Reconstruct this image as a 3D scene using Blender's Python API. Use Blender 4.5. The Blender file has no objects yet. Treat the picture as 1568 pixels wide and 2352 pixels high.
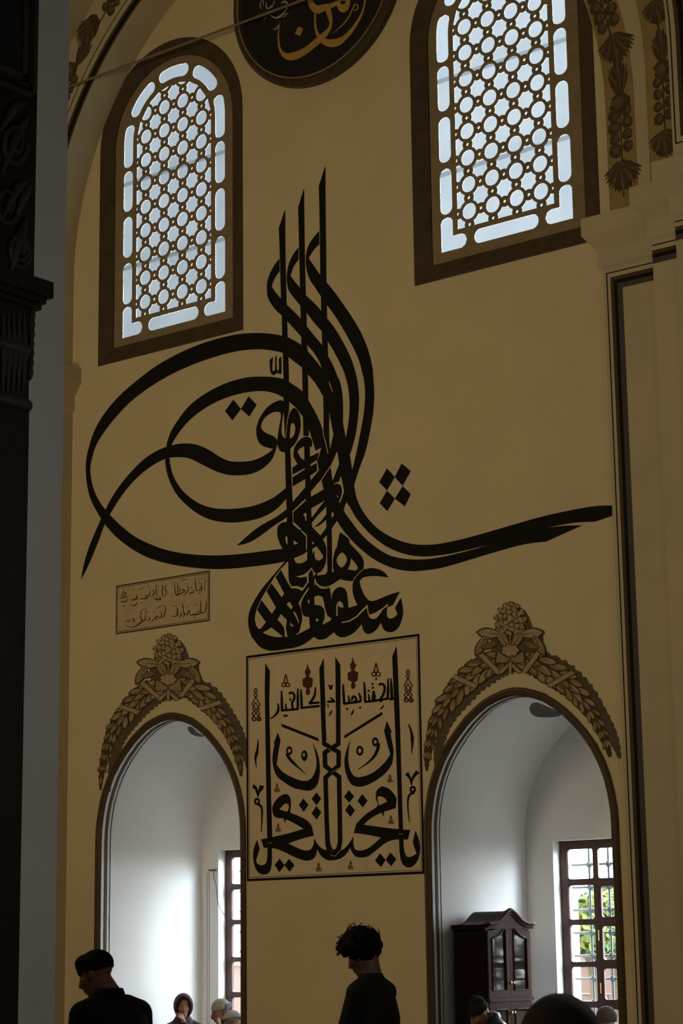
import bpy, bmesh, math, random
from mathutils import Vector, Matrix
from mathutils.geometry import tessellate_polygon

random.seed(7)
SC = bpy.context.scene
COL = SC.collection
PI = math.pi

# ---------------------------------------------------------------- camera
F_PX, IMG_W, IMG_H = 4767.56, 1568, 2352
YAW, PITCH, ROLL = (math.radians(a) for a in (-38.0164, 12.0627, -0.7810))
CAM = Vector((0.0, -16.0, 1.62))
_f = Vector((math.sin(YAW)*math.cos(PITCH), math.cos(YAW)*math.cos(PITCH), math.sin(PITCH)))
_r0 = Vector((math.cos(YAW), -math.sin(YAW), 0.0)); _u0 = _r0.cross(_f)
_r = _r0*math.cos(ROLL) + _u0*math.sin(ROLL)
_u = -_r0*math.sin(ROLL) + _u0*math.cos(ROLL)
cd = bpy.data.cameras.new('camera')
cd.sensor_fit = 'VERTICAL'; cd.sensor_height = 36.0; cd.lens = F_PX/IMG_H*36.0
cd.clip_start = 0.05; cd.clip_end = 500
cd.dof.use_dof = True; cd.dof.focus_distance = 20.5; cd.dof.aperture_fstop = 11.0
cam = bpy.data.objects.new('camera', cd); COL.objects.link(cam)
m = Matrix((( _r.x, _u.x, -_f.x, CAM.x), (_r.y, _u.y, -_f.y, CAM.y), (_r.z, _u.z, -_f.z, CAM.z), (0, 0, 0, 1)))
cam.matrix_world = m
SC.camera = cam

# ---------------------------------------------------------------- sky, lamps, exposure
w = bpy.data.worlds.new('sky'); SC.world = w; w.use_nodes = True
bg = w.node_tree.nodes['Background']
bg.inputs[0].default_value = (0.88, 0.94, 1.0, 1); bg.inputs[1].default_value = 27.0

def lamp(name, loc, power, color, radius):
    d = bpy.data.lights.new(name, 'POINT'); d.energy = power; d.color = color; d.shadow_soft_size = radius
    o = bpy.data.objects.new(name, d); COL.objects.link(o); o.location = loc
    return o
WARM = (1.0, 0.80, 0.50)
# the hall's unseen chandeliers, hanging above the frame, then three added fill lamps
lamp('chandelier_and_fill_lamp', (-15.2, -9.3, 6.5), 310, WARM, 0.4)
lamp('chandelier_and_fill_lamp', (-11.4, -9.3, 6.4), 300, WARM, 0.4)
lamp('chandelier_and_fill_lamp', (-12.2, -12.5, 5.0), 250, WARM, 0.4)  # extra warm lamp added farther back to even out the wall
lamp('chandelier_and_fill_lamp', (-3.0, -9.0, 3.4), 95, (1.0, 0.93, 0.84), 0.5)  # added neutral fill to brighten the near pillar, not a chandelier
lamp('chandelier_and_fill_lamp', (-4.0, -15.0, 5.6), 60, (1.0, 0.93, 0.84), 0.5)  # added neutral fill from the camera side, not a chandelier

# hazy sun low on the window side, spread wide by thin cloud
sd_ = bpy.data.lights.new('hazy_sun', 'SUN'); sd_.energy = 13.0; sd_.angle = math.radians(32); sd_.color = (0.66, 0.83, 1.0)
so_ = bpy.data.objects.new('hazy_sun', sd_); COL.objects.link(so_); so_.location = (10, 15, 12)
so_.rotation_euler = Vector((-1.0, -0.42, -0.36)).to_track_quat('-Z', 'Y').to_euler()

vs = SC.view_settings
SC.display_settings.display_device = 'sRGB'
vs.view_transform = 'Standard'; vs.look = 'None'; vs.exposure = 0.0; vs.gamma = 1.0
vs.use_curve_mapping = False

# ---------------------------------------------------------------- helpers
def ray(px, py):
    return _f + _r*((px-IMG_W/2)/F_PX) + _u*((IMG_H/2-py)/F_PX)
def onY(px, py, y=0.0):
    d = ray(px, py); return CAM + d*((y-CAM.y)/d.y)
def onX(px, py, x):
    d = ray(px, py); return CAM + d*((x-CAM.x)/d.x)
def at(px, py, dist):
    """point dist metres along the camera axis"""
    return CAM + ray(px, py)*dist

def link(o, parent=None):
    COL.objects.link(o)
    if parent is not None:
        o.parent = parent
        o.matrix_parent_inverse = Matrix.Translation(-parent.location) if parent.type == 'EMPTY' else Matrix.Identity(4)
    return o
def thing(name, label, cat, loc=(0, 0, 0), group=None):
    o = bpy.data.objects.new(name, None); o.location = loc; o.empty_display_size = 0.1
    COL.objects.link(o); return tag(o, label, cat, group)
def tag(o, label, cat, group=None):
    o['label'] = label; o['category'] = cat
    if group: o['group'] = group
    return o
def struct(o):
    o['kind'] = 'structure'; return o

class MB:
    def __init__(s): s.v = []; s.f = []; s.n = 0
    def add(s, vs, fs):
        b = len(s.v); s.v += [tuple(p) for p in vs]; s.f += [tuple(i+b for i in f) for f in fs]; return s
    def box(s, x0, x1, y0, y1, z0, z1, M=None):
        p = [Vector((x, y, z)) for z in (z0, z1) for y in (y0, y1) for x in (x0, x1)]
        if M: p = [M @ q for q in p]
        return s.add(p, [(0, 2, 3, 1), (4, 5, 7, 6), (0, 1, 5, 4), (2, 6, 7, 3), (0, 4, 6, 2), (1, 3, 7, 5)])
    def tube(s, path, r, n=8, closed=False, caps=True):
        path = [Vector(p) for p in path]; N = len(path)
        rr = r if isinstance(r, (list, tuple)) else [r]*N
        t0 = None; rings = []
        for i, p in enumerate(path):
            a = path[i-1] if (i or closed) else p; b = path[(i+1) % N] if (i < N-1 or closed) else p
            t = (b-a).normalized()
            if t0 is None:
                x = t.cross(Vector((0, 0, 1)))
                if x.length < 1e-3: x = t.cross(Vector((0, 1, 0)))
                x.normalize()
            else:
                x = x - t*x.dot(t); x.normalize()
            t0 = t; y = t.cross(x)
            rings.append([p + (x*math.cos(2*PI*k/n) + y*math.sin(2*PI*k/n))*rr[i] for k in range(n)])
        vs = [q for R in rings for q in R]; fs = []
        for i in range(N if closed else N-1):
            j = (i+1) % N
            fs += [(i*n+k, i*n+(k+1) % n, j*n+(k+1) % n, j*n+k) for k in range(n)]
        if caps and not closed: fs += [tuple(range(n-1, -1, -1)), tuple((N-1)*n+k for k in range(n))]
        return s.add(vs, fs)
    def lathe(s, prof, n=24, M=None):
        """prof: (radius, height) about local z"""
        vs = [Vector((r*math.cos(2*PI*k/n), r*math.sin(2*PI*k/n), h)) for r, h in prof for k in range(n)]
        if M: vs = [M @ q for q in vs]
        fs = [(i*n+k, i*n+(k+1) % n, (i+1)*n+(k+1) % n, (i+1)*n+k) for i in range(len(prof)-1) for k in range(n)]
        return s.add(vs, fs)
    def blob(s, c, r, n=10, m=7, M=None):
        c = Vector(c); r = Vector(r) if not isinstance(r, (int, float)) else Vector((r, r, r))
        vs = []
        for i in range(m+1):
            a = PI*i/m
            for k in range(n):
                b = 2*PI*k/n
                q = Vector((r.x*math.sin(a)*math.cos(b), r.y*math.sin(a)*math.sin(b), r.z*math.cos(a)))
                vs.append(c + (M @ q if M else q))
        return s.add(vs, [(i*n+k, (i+1)*n+k, (i+1)*n+(k+1) % n, i*n+(k+1) % n) for i in range(m) for k in range(n)])
    def plate(s, loops, y0, y1=None):
        """flat plate in the x-z plane bounded by loops[0] with holes loops[1:]; thickness y0..y1"""
        vecs = [[Vector((p[0], p[1], 0)) for p in l] for l in loops]
        flat = [p for l in loops for p in l]
        tri = tessellate_polygon(vecs)
        fr = []
        for a, b, c in tri:
            A, B, C = flat[a], flat[b], flat[c]
            cr = (B[0]-A[0])*(C[1]-A[1])-(B[1]-A[1])*(C[0]-A[0])
            if abs(cr) < 1e-12: continue
            fr.append((a, b, c) if cr > 0 else (a, c, b))
        n = len(flat)
        s.add([(p[0], y0, p[1]) for p in flat], fr)
        if y1 is not None:
            s.add([(p[0], y1, p[1]) for p in flat], [(a, c, b) for a, b, c in fr])
            b0 = 0
            for l in loops:
                k = len(l)
                s.add([(p[0], y0, p[1]) for p in l]+[(p[0], y1, p[1]) for p in l], [(i, (i+1) % k, k+(i+1) % k, k+i) for i in range(k)])
        return s
    def strip(s, A, B, closed=False):
        n = len(A)
        return s.add(list(A)+list(B), [(i, (i+1) % n, n+(i+1) % n, n+i) for i in range(n if closed else n-1)])
    def build(s, name, mat, parent=None, smooth=False, label=None):
        me = bpy.data.meshes.new(name); me.from_pydata(s.v, [], s.f); me.update()
        if mat: me.materials.append(mat)
        if smooth:
            for p in me.polygons: p.use_smooth = True
        o = bpy.data.objects.new(name, me); link(o, parent)
        if label: o['label'] = label
        return o

# ---------------------------------------------------------------- materials
def mat(name, col, rough=0.8, spec=0.3, noise=0.0, scale=4.0, bump=0.0, bscale=60.0, metal=0.0, col2=None, dist=0.01, coat=0.0):
    M = bpy.data.materials.new(name); M.use_nodes = True
    nt = M.node_tree; b = nt.nodes['Principled BSDF']
    b.inputs['Roughness'].default_value = rough; b.inputs['Metallic'].default_value = metal
    b.inputs['Specular IOR Level'].default_value = spec; b.inputs['Coat Weight'].default_value = coat
    b.inputs['Base Color'].default_value = (*col, 1)
    geo = nt.nodes.new('ShaderNodeNewGeometry')
    if noise or col2:
        n = nt.nodes.new('ShaderNodeTexNoise'); n.inputs['Scale'].default_value = scale; n.inputs['Detail'].default_value = 5
        n.inputs['Roughness'].default_value = 0.6
        nt.links.new(geo.outputs['Position'], n.inputs['Vector'])
        r = nt.nodes.new('ShaderNodeValToRGB')
        r.color_ramp.elements[0].position = 0.3; r.color_ramp.elements[1].position = 0.7
        c2 = col2 or tuple(c*(1-noise) for c in col)
        r.color_ramp.elements[0].color = (*c2, 1); r.color_ramp.elements[1].color = (*col, 1)
        nt.links.new(n.outputs['Fac'], r.inputs[0]); nt.links.new(r.outputs[0], b.inputs['Base Color'])
    if bump:
        n2 = nt.nodes.new('ShaderNodeTexNoise'); n2.inputs['Scale'].default_value = bscale; n2.inputs['Detail'].default_value = 4
        nt.links.new(geo.outputs['Position'], n2.inputs['Vector'])
        bp = nt.nodes.new('ShaderNodeBump'); bp.inputs['Strength'].default_value = bump; bp.inputs['Distance'].default_value = dist
        nt.links.new(n2.outputs['Fac'], bp.inputs['Height']); nt.links.new(bp.outputs[0], b.inputs['Normal'])
    return M
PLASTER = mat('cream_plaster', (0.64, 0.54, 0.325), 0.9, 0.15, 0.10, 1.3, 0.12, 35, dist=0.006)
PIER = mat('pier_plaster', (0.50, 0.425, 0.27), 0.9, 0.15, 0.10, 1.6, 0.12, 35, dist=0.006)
WHITE = mat('white_plaster', (0.84, 0.84, 0.82), 0.9, 0.15, 0.06, 1.5, 0.1, 30, dist=0.006)
GREY = mat('grey_plaster', (0.66, 0.68, 0.68), 0.9, 0.15, 0.08, 2.0, 0.1, 30)
BLACK = mat('black_paint', (0.012, 0.011, 0.009), 0.85, 0.1)
BROWNLINE = mat('dark_brown_paint', (0.05, 0.03, 0.015), 0.8, 0.1)
PAPER = mat('buff_ground', (0.68, 0.55, 0.345), 0.9, 0.1, 0.12, 5.0)
RED = mat('oxblood_paint', (0.085, 0.028, 0.014), 0.85, 0.1)
FRAMEWOOD = mat('brown_frame', (0.085, 0.055, 0.03), 0.7, 0.2, 0.35, 6.0, 0.15, 80)
STUCCO = mat('stucco_grille', (0.30, 0.23, 0.135), 0.9, 0.1, 0.25, 9.0, 0.25, 90)
IRON = mat('dark_iron', (0.05, 0.045, 0.035), 0.6, 0.4, 0.3, 30)
GOLD = mat('gold_paint', (0.50, 0.30, 0.06), 0.6, 0.4, 0.25, 20)
SILVER = mat('silver_paint', (0.42, 0.38, 0.30), 0.6, 0.4)
# ================================================================ the room
def arch(xc, half, spring, n=28, profile=None):
    """points of an arch from left springing over the top to the right springing"""
    if profile is None:
        return [(xc-half*math.cos(PI*i/n), spring+half*math.sin(PI*i/n)) for i in range(n+1)]
    return [(xc-x, spring+z) for x, z in profile] + [(xc+x, spring+z) for x, z in reversed(profile[:-1])]
def hermite(pts, k=4, closed=False):
    """pts (x, y[, corner]) -> smoothed points; corner points stay sharp"""
    n = len(pts); out = []
    P = [(p[0], p[1]) for p in pts]; C = [len(p) > 2 and bool(p[2]) for p in pts]
    def d(a, b): return max(1e-9, math.hypot(P[a][0]-P[b][0], P[a][1]-P[b][1]))
    def tang(i, j, seglen):
        a, b = (i-1) % n, (i+1) % n
        if C[i] or (not closed and (i == 0 or i == n-1)):
            return None
        s = d(a, i)+d(i, b)
        return ((P[b][0]-P[a][0])/s*seglen, (P[b][1]-P[a][1])/s*seglen)
    for i in range(n if closed else n-1):
        j = (i+1) % n; L = d(i, j); ti = tang(i, j, L); tj = tang(j, i, L)
        ch = (P[j][0]-P[i][0], P[j][1]-P[i][1])
        if ti is None and tj is None:
            out.append(P[i]); continue
        if ti is None: ti = (1.5*ch[0]-.5*tj[0], 1.5*ch[1]-.5*tj[1])
        if tj is None: tj = (1.5*ch[0]-.5*ti[0], 1.5*ch[1]-.5*ti[1])
        for q in range(k):
            t = q/k; h0 = 2*t**3-3*t*t+1; h1 = t**3-2*t*t+t; h2 = -2*t**3+3*t*t; h3 = t**3-t*t
            out.append((h0*P[i][0]+h1*ti[0]+h2*P[j][0]+h3*tj[0], h0*P[i][1]+h1*ti[1]+h2*P[j][1]+h3*tj[1]))
    if not closed: out.append(P[-1])
    return out

# ---- shared measures
S = 0.2791                                   # pitch of the window lattice
WIN = [(-14.87, -15.288+0.0, 8.757), (-10.47, -10.911, 8.774)]
W_HALF, W_SPRING, W_SILL = 1.065, 10.65, 8.13
ALC = [(-14.835, 2.85), (-10.515, 2.73)]     # alcove arches: centre x, springing height
D_ALC = 1.60
_half = [(1.0, 0.0), (0.994, 0.13), (0.972, 0.28), (0.94, 0.42), (0.893, 0.55), (0.82, 0.70), (0.73, 0.83), (0.64, 0.935), (0.525, 1.05), (0.42, 1.13), (0.32, 1.195), (0.22, 1.235), (0.12, 1.265), (0.05, 1.277), (0.0, 1.28)]
def alc_profile(off):
    """half profile grown by off from the opening (half width 0.98)"""
    k = (0.98+off); out = []
    for x, z in _half: out.append((x*k, z*(1.215+off)/1.28))
    return out
def alc_loop(i, off=0.0, z0=0.0):
    xc, sp = ALC[i]; a = arch(xc, 0, sp, profile=alc_profile(off))
    return [(a[0][0], z0)] + a + [(a[-1][0], z0)]
def win_loop(i, half, sill, n=32):
    xc = WIN[i][0]; a = arch(xc, half, W_SPRING, n)
    return [(xc-half, sill)] + a + [(xc+half, sill)]

# ---- main wall with its four openings
mb = MB()
mb.plate([[(-22, -0.3), (-5, -0.3), (-5, 16), (-22, 16)]] + [win_loop(i, W_HALF, W_SILL) for i in (0, 1)] + [alc_loop(i) for i in (0, 1)], 0.0)
struct(mb.build('wall_back', PLASTER))
# rest of the shell
FLOOR = mat('patterned_carpet', (0.10, 0.055, 0.04), 0.95, 0.1, 0.3, 8)
DIM = mat('hall_plaster', (0.40, 0.36, 0.28), 0.9, 0.1, 0.1, 1)
struct(MB().box(-22, 6, -30, 0, -0.3, 0.0).build('floor', FLOOR))
struct(MB().box(-22, 6, -30, 0, 16, 16.3).build('ceiling', DIM))
struct(MB().box(-22.3, -22, -30, 0, -0.3, 16).build('wall_left', DIM))
struct(MB().box(6, 6.3, -30, 0, -0.3, 16).build('wall_right', DIM))
struct(MB().box(-22, 6, -30.3, -30, -0.3, 16).build('wall_front', DIM))
struct(MB().box(-5, 6, 0, 0.2, -0.3, 16).build('wall_side', DIM))

# ---- upper windows: dark frame, pierced stucco grille, a pane behind every opening
def frosted(name, g):
    M = bpy.data.materials.new(name); M.use_nodes = True
    nt = M.node_tree; nt.nodes.remove(nt.nodes['Principled BSDF'])
    tr = nt.nodes.new('ShaderNodeBsdfTransparent'); tl = nt.nodes.new('ShaderNodeBsdfTranslucent'); mx = nt.nodes.new('ShaderNodeMixShader')
    geo = nt.nodes.new('ShaderNodeNewGeometry'); nz = nt.nodes.new('ShaderNodeTexNoise'); rp = nt.nodes.new('ShaderNodeValToRGB')
    nz.inputs['Scale'].default_value = 2.2; nz.inputs['Detail'].default_value = 5
    rp.color_ramp.elements[0].position = .3; rp.color_ramp.elements[1].position = .7
    rp.color_ramp.elements[0].color = (.0250*g, .0282*g, .0298*g, 1); rp.color_ramp.elements[1].color = (.0325*g, .0360*g, .0375*g, 1)
    nt.links.new(geo.outputs['Position'], nz.inputs['Vector']); nt.links.new(nz.outputs['Fac'], rp.inputs[0])
    nt.links.new(rp.outputs[0], tl.inputs[0]); tr.inputs[0].default_value = (.0142*g, .0157*g, .0166*g, 1)
    mx.inputs[0].default_value = .45
    nt.links.new(tl.outputs[0], mx.inputs[1]); nt.links.new(tr.outputs[0], mx.inputs[2])
    nt.links.new(mx.outputs[0], nt.nodes['Material Output'].inputs[0])
    return M
GLASSES = [frosted('frosted_glass_dim_sky', 1.0), frosted('frosted_glass_bright_sky', 1.42)]  # the right window's brighter sky is put into its glass colour

def circle(x, z, r, n=20): return [(x+r*math.cos(2*PI*k/n), z+r*math.sin(2*PI*k/n)) for k in range(n)]
def star(n=64):
    """opening between four big and four small rings, unit pitch, centred on 0,0"""
    obs = [(sx*.5, sz*.5, .405) for sx in (-1, 1) for sz in (-1, 1)] + [(.5, 0, .20), (-.5, 0, .20), (0, .5, .20), (0, -.5, .20)]
    out = []
    for k in range(n):
        a = 2*PI*k/n; c, s = math.cos(a), math.sin(a); best = 1.0
        for ox, oz, r in obs:
            b = ox*c+oz*s; q = b*b-(ox*ox+oz*oz)+r*r
            if q >= 0 and b > 0: best = min(best, b-math.sqrt(q))
            elif b > 0:
                pd = math.sqrt(max(0, ox*ox+oz*oz-b*b))
        out.append((best*c, best*s))
    return out
STAR = star()
def rrect(x0, x1, z0, z1, r, n=5):
    r = min(r, (x1-x0)/2-1e-4, (z1-z0)/2-1e-4); out = []
    for cx, cz, a0 in ((x1-r, z1-r, 0), (x0+r, z1-r, 90), (x0+r, z0+r, 180), (x1-r, z0+r, 270)):
        out += [(cx+r*math.cos(math.radians(a0+90*k/n)), cz+r*math.sin(math.radians(a0+90*k/n))) for k in range(n+1)]
    return out
def clip(poly, fn):
    """Sutherland-Hodgman against fn(p) >= 0 (fn nearly linear)"""
    out = []
    for i, p in enumerate(poly):
        q = poly[(i+1) % len(poly)]; a, b = fn(p), fn(q)
        if a >= 0: out.append(p)
        if (a >= 0) != (b >= 0):
            t = a/(a-b); out.append((p[0]+(q[0]-p[0])*t, p[1]+(q[1]-p[1])*t))
    return out
def area(p): return abs(sum(p[i][0]*p[(i+1) % len(p)][1]-p[(i+1) % len(p)][0]*p[i][1] for i in range(len(p))))/2

def build_window(i, nm):
    xc, u0, v0 = WIN[i]; GLASS = GLASSES[i]
    root = bpy.data.objects.new(nm, None); root.location = (xc, 0, W_SILL); COL.objects.link(root); struct(root)
    # frame: splayed dark boards between the wall edge and the grille
    A = win_loop(i, W_HALF, W_SILL); B = win_loop(i, W_HALF-0.175, W_SILL+0.175)
    fr = MB(); n = len(A)
    fr.strip([(x, -0.004, z) for x, z in A], [(x, 0.045, z) for x, z in B], True)
    fr.strip([(x, 0.0005, z) for x, z in win_loop(i, W_HALF+.014, W_SILL-.014)], [(x, -0.004, z) for x, z in A], True)
    fr.strip([(x, 0.0, z) for x, z in A], [(x, 0.14, z) for x, z in A], True)
    fr.strip([(x, 0.045, z) for x, z in B], [(x, 0.12, z) for x, z in B], True)
    fr.build('frame', FRAMEWOOD, root)
    # lattice field and border slots
    cx = u0+1.5*S; vc = v0+6.9*S; fh = 2.02*S; vb = v0-0.57*S
    infield = [lambda p: p[0]-(cx-fh), lambda p: (cx+fh)-p[0], lambda p: p[1]-vb]
    def dome(p): return 1e9 if p[1] < vc else fh-math.hypot(p[0]-cx, p[1]-vc)
    holes = []                       # (name, outline, kind)
    for r in range(-1, 11):
        for c in range(-1, 6):
            x, z = u0+c*S, v0+r*S
            # big circle
            if 0 <= c <= 3 and r >= 0:
                if dome((x, z)) > .36*S: holes.append(('circle', circle(x, z, .295*S, 22), (x, z)))
                elif dome((x, z)) > -.2*S:
                    cc = clip(circle(x, z, .295*S, 22), lambda p: dome(p)-.03*S)
                    if len(cc) > 2 and area(cc) > .03*S*S: holes.append(('cut', cc, (x, z)))
            for (ox, oz) in ((.5, 0), (0, .5)):
                q = (x+ox*S, z+oz*S)
                if all(f(q) > -.03*S for f in infield) and dome(q) > .0 and r >= -1:
                    sm = circle(q[0], q[1], .062*S, 10)
                    for f in infield: sm = clip(sm, lambda p, f=f: f(p)-.0)
                    if len(sm) > 2 and area(sm) > .002*S*S: holes.append(('small', sm, q))
            sx, sz = x+.5*S, z+.5*S
            pl = [(sx+a*S, sz+b*S) for a, b in STAR]
            for f in infield: pl = clip(pl, f) if len(pl) > 2 else pl
            if len(pl) > 2 and max(p[1] for p in pl) > vc:
                pl = clip(pl, dome)
            if len(pl) > 2 and area(pl) > .035*S*S:
                full = abs(area(pl)-area([(a*S, b*S) for a, b in STAR])) < 1e-5
                holes.append(('star' if full else 'cut', pl, (sx, sz)))
    so, si = 2.75*S, 2.21*S
    zs0 = v0-1.28*S; zs1 = zs0+(so-si)
    for sgn in (-1, 1):
        x0, x1 = (cx-so, cx-si) if sgn < 0 else (cx+si, cx+so)
        for k in range(3):
            holes.append(('slot', rrect(x0, x1, v0+(.1+1.96*k)*S, v0+(1.83+1.96*k)*S, .265*S, 8), (cx, 0)))
        # fourth slot starts straight and follows the arch
        pts = [(so, 5.98*S-6.9*S)]
        def ring(a): return (math.cos(a), math.sin(a))
        o = [(so, -.78*S), (so, -.3*S)] + [(so*math.cos(a), so*math.sin(a)) for a in [math.radians(t) for t in (0, 5, 10, 14)]]
        q = [(si*math.cos(a), si*math.sin(a)) for a in [math.radians(t) for t in (16, 10, 5, 0)]] + [(si, -.3*S), (si, -.78*S)]
        mid = [(so*.94, .0), ]
        e1 = [(so*.975*math.cos(math.radians(17)), so*.975*math.sin(math.radians(17))), ((so+si)/2*math.cos(math.radians(19.5)), (so+si)/2*math.sin(math.radians(19.5))), (si*1.03*math.cos(math.radians(18.5)), si*1.03*math.sin(math.radians(18.5)))]
        e2 = [(si+.05*S, -.92*S), ((so+si)/2-.08*S, -.99*S), ((so+si)/2+.08*S, -.99*S), (so-.05*S, -.92*S)]
        lp = o+e1+q+e2
        holes.append(('slot', [(cx+sgn*a, vc+b) for a, b in lp], (cx, 0)))
        # corner L
        xo = so; a = so-si
        L = [(so, 0), (so, 1.1*S), (so-.08*S, 1.22*S), ((so+si)/2, 1.28*S), (si+.08*S, 1.22*S), (si, 1.1*S), (si, a), (1.85*S, a), (1.70*S, a-.08*S), (1.62*S, a/2), (1.70*S, .08*S), (1.85*S, 0)]
        holes.append(('slot', [(cx+sgn*x, zs0+z) for x, z in L], (cx, 0)))
    holes.append(('slot', rrect(cx-1.33*S, cx+1.37*S, zs0, zs1, .265*S, 8), (cx, 0)))
    for a0 in (46, 90, 134):
        d = 18.0; hm = (so-si)/2; rm = (so+si)/2; lp = []
        da = math.degrees(hm/rm)*.75
        for t in range(9): a = math.radians(a0-d+da+(2*d-2*da)*t/8); lp.append((so*math.cos(a), so*math.sin(a)))
        for t in range(1, 6):
            q = PI*t/6; a = math.radians(a0+d-da+da*1.25*math.sin(q)); rr = rm+hm*math.cos(q); lp.append((rr*math.cos(a), rr*math.sin(a)))
        for t in range(9): a = math.radians(a0+d-da-(2*d-2*da)*t/8); lp.append((si*math.cos(a), si*math.sin(a)))
        for t in range(1, 6):
            q = PI*t/6; a = math.radians(a0-d+da-da*1.25*math.sin(q)); rr = rm-hm*math.cos(q); lp.append((rr*math.cos(a), rr*math.sin(a)))
        holes.append(('slot', [(cx+x, vc+z) for x, z in lp], (cx, 0)))
    g = MB().plate([B] + [h[1] for h in holes], 0.06, 0.076)
    go = g.build('grille', STUCCO, root)
    # raised rings of the lattice
    rings = MB()
    for kind, lp, c in holes:
        if kind in ('circle', 'small'):
            rr = (.352 if kind == 'circle' else .125)*S; nn = 22 if kind == 'circle' else 10
            hw = (.045 if kind == 'circle' else .045)*S
            if kind == 'small' and len(lp) != 10: continue
            for ra, rb, ya, yb in ((rr-hw, rr, .06, .05), (rr, rr+hw, .05, .06)):
                rings.strip([(c[0]+ra*math.cos(2*PI*k/nn), ya, c[1]+ra*math.sin(2*PI*k/nn)) for k in range(nn)], [(c[0]+rb*math.cos(2*PI*k/nn), yb, c[1]+rb*math.sin(2*PI*k/nn)) for k in range(nn)], True)
    rings.build('rim', STUCCO, go)
    # glass
    small = MB(); shared = {}
    for kind, lp, c in holes:
        if kind == 'small':
            small.plate([lp], 0.0765); continue
        if kind in ('circle', 'star'):
            if kind not in shared:
                pm = MB().plate([[(p[0]-c[0], p[1]-c[1]) for p in lp]], 0.0)
                me = bpy.data.meshes.new('pane'); me.from_pydata(pm.v, [], pm.f); me.materials.append(GLASS); shared[kind] = me
            o = bpy.data.objects.new('pane', shared[kind]); o.location = (c[0], 0.0765, c[1]); link(o, root)
        else:
            MB().plate([lp], 0.0765).build('pane', GLASS, root)
    so_ = small.build('pane', GLASS, root); so_['kind'] = 'stuff'
    # iron tie bars behind the glass
    for z in (v0+2.02*S, v0+5.66*S):
        MB().tube([(xc-1.0, .30, z), (xc+1.0, .30, z+.02)], .022, 6).build('tie_bar', IRON, root)
    return root
build_window(0, 'window_1'); build_window(1, 'window_2')
# ================================================================ painted calligraphy, traced and laid on the wall plane
TILES = {'C3': (560, 370, 4.6118), 'C4': (180, 740, 3.136), 'C5': (500, 780, 3.92), 'C6': (540, 1080, 3.5636), 'C7': (760, 1040, 2.3758),
         'T1': (630, 900, 7.84), 'T2': (640, 1040, 7.84), 'T3': (640, 1170, 7.84), 'T4': (560, 1290, 7.84), 'T5': (730, 1290, 7.84),
         'P1': (540, 1440, 3.4844), 'P2': (540, 1780, 3.4844), 'Q': (250, 1300, 6.272), 'M': (530, 0, 4.0205), 'F': (0, 0, 1),
         'G3': (200, 1420, 4.1263), 'G4': (960, 1350, 3.2667)}
def parse(s):
    ox, oy, k = TILES['F']; out = []
    for t in s.split():
        if t.endswith(':'): ox, oy, k = TILES[t[:-1]]; continue
        c = t.endswith('!'); t = t.rstrip('!'); a, b = t.split(',')
        out.append((ox+float(a)/k, oy+float(b)/k, c))
    return out
def shape(s): return hermite(parse(s), 4, True)
def sharp(s): return [(p[0], p[1]) for p in parse(s)]
def ribbon(a, b):
    return hermite(parse(a), 4) + hermite(parse(b), 4)[::-1]
def stroke(s, wd, taper=None):
    """pen stroke of width wd (tile units of the first tile) along a smoothed line"""
    k = TILES[s.split()[0][:-1]][2]; P = hermite(parse(s), 4); n = len(P); L, Rr = [], []
    for i, p in enumerate(P):
        a, b = P[max(0, i-1)], P[min(n-1, i+1)]; dx, dy = b[0]-a[0], b[1]-a[1]; d = math.hypot(dx, dy) or 1
        h = wd/k/2
        if taper: t = i/(n-1); h *= taper[0]+(taper[1]-taper[0])*t if len(taper) == 2 else (taper[0]+(taper[1]-taper[0])*2*t if t < .5 else taper[1]+(taper[2]-taper[1])*(2*t-1))
        L.append((p[0]-dy/d*h, p[1]+dx/d*h)); Rr.append((p[0]+dy/d*h, p[1]-dx/d*h))
    return L + Rr[::-1]
def ringpx(tile, cx, cy, rx, ry, n=18):
    ox, oy, k = TILES[tile]; return [(ox+(cx+rx*math.cos(2*PI*i/n))/k, oy+(cy+ry*math.sin(2*PI*i/n))/k) for i in range(n)]
def paint(name, loops, y, m, parent=None, label=None, holes=None):
    """loops: outlines in photograph pixels -> flat paint on the plane y"""
    mb = MB()
    for i, l in enumerate(loops):
        hs = (holes or {}).get(i, [])
        L = [[(q.x, q.z) for q in (onY(p[0], p[1], y) for p in lp)] for lp in [l]+hs]
        mb.plate(L, y)
    return mb.build(name, m, parent, label=label)

Y1, Y2, Y3, Y4 = -0.003, -0.005, -0.007, -0.009
# ---------------------------------------------------------------- the great tughra-like composition
tg = thing('wall_calligraphy', 'huge black tughra-shaped calligraphy with three tall shafts and two oval loops', 'calligraphy', (-13.3, 0, 4.7))
R = {}
R['S3'] = ribbon('C3: 797,740! 740,805 685,890 657,990 655,1080 668,1170 700,1260 760,1350 815,1435 878,1525 950,1620 1050,1780 1150,1960 1220,2120 1260,2270 C5: 1310,330 1325,470 1315,650 1290,800 1250,1000 1208,1175 1150,1330 1090,1450',
                 'C3: 797,880! 740,940 685,1027! 740,1110 808,1205 875,1285 960,1390 1060,1530 1160,1680 1250,1840 1320,2020 1362,2200 C5: 1395,300 1407,470 1398,650 1370,820 1330,1000 1270,1170 1225,1310 1190,1400 1150,1480')
R['S2'] = ribbon('C3: 578,915! 520,990 475,1090 453,1200 455,1290 475,1370 530,1450 598,1535 665,1610 740,1710 825,1805 885,1905 960,2030 1040,2190 C5: 1140,305 1170,420 1185,560 1180,700 1150,890 1090,1050 1040,1180',
                 'C3: 578,1045! 530,1110 492,1213! 540,1280 592,1340 655,1420 740,1500 818,1585 880,1665 960,1770 1050,1920 1120,2060 1170,2200 C5: 1258,390 1270,520 1265,650 1240,850 1187,1040 1120,1200')
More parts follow.
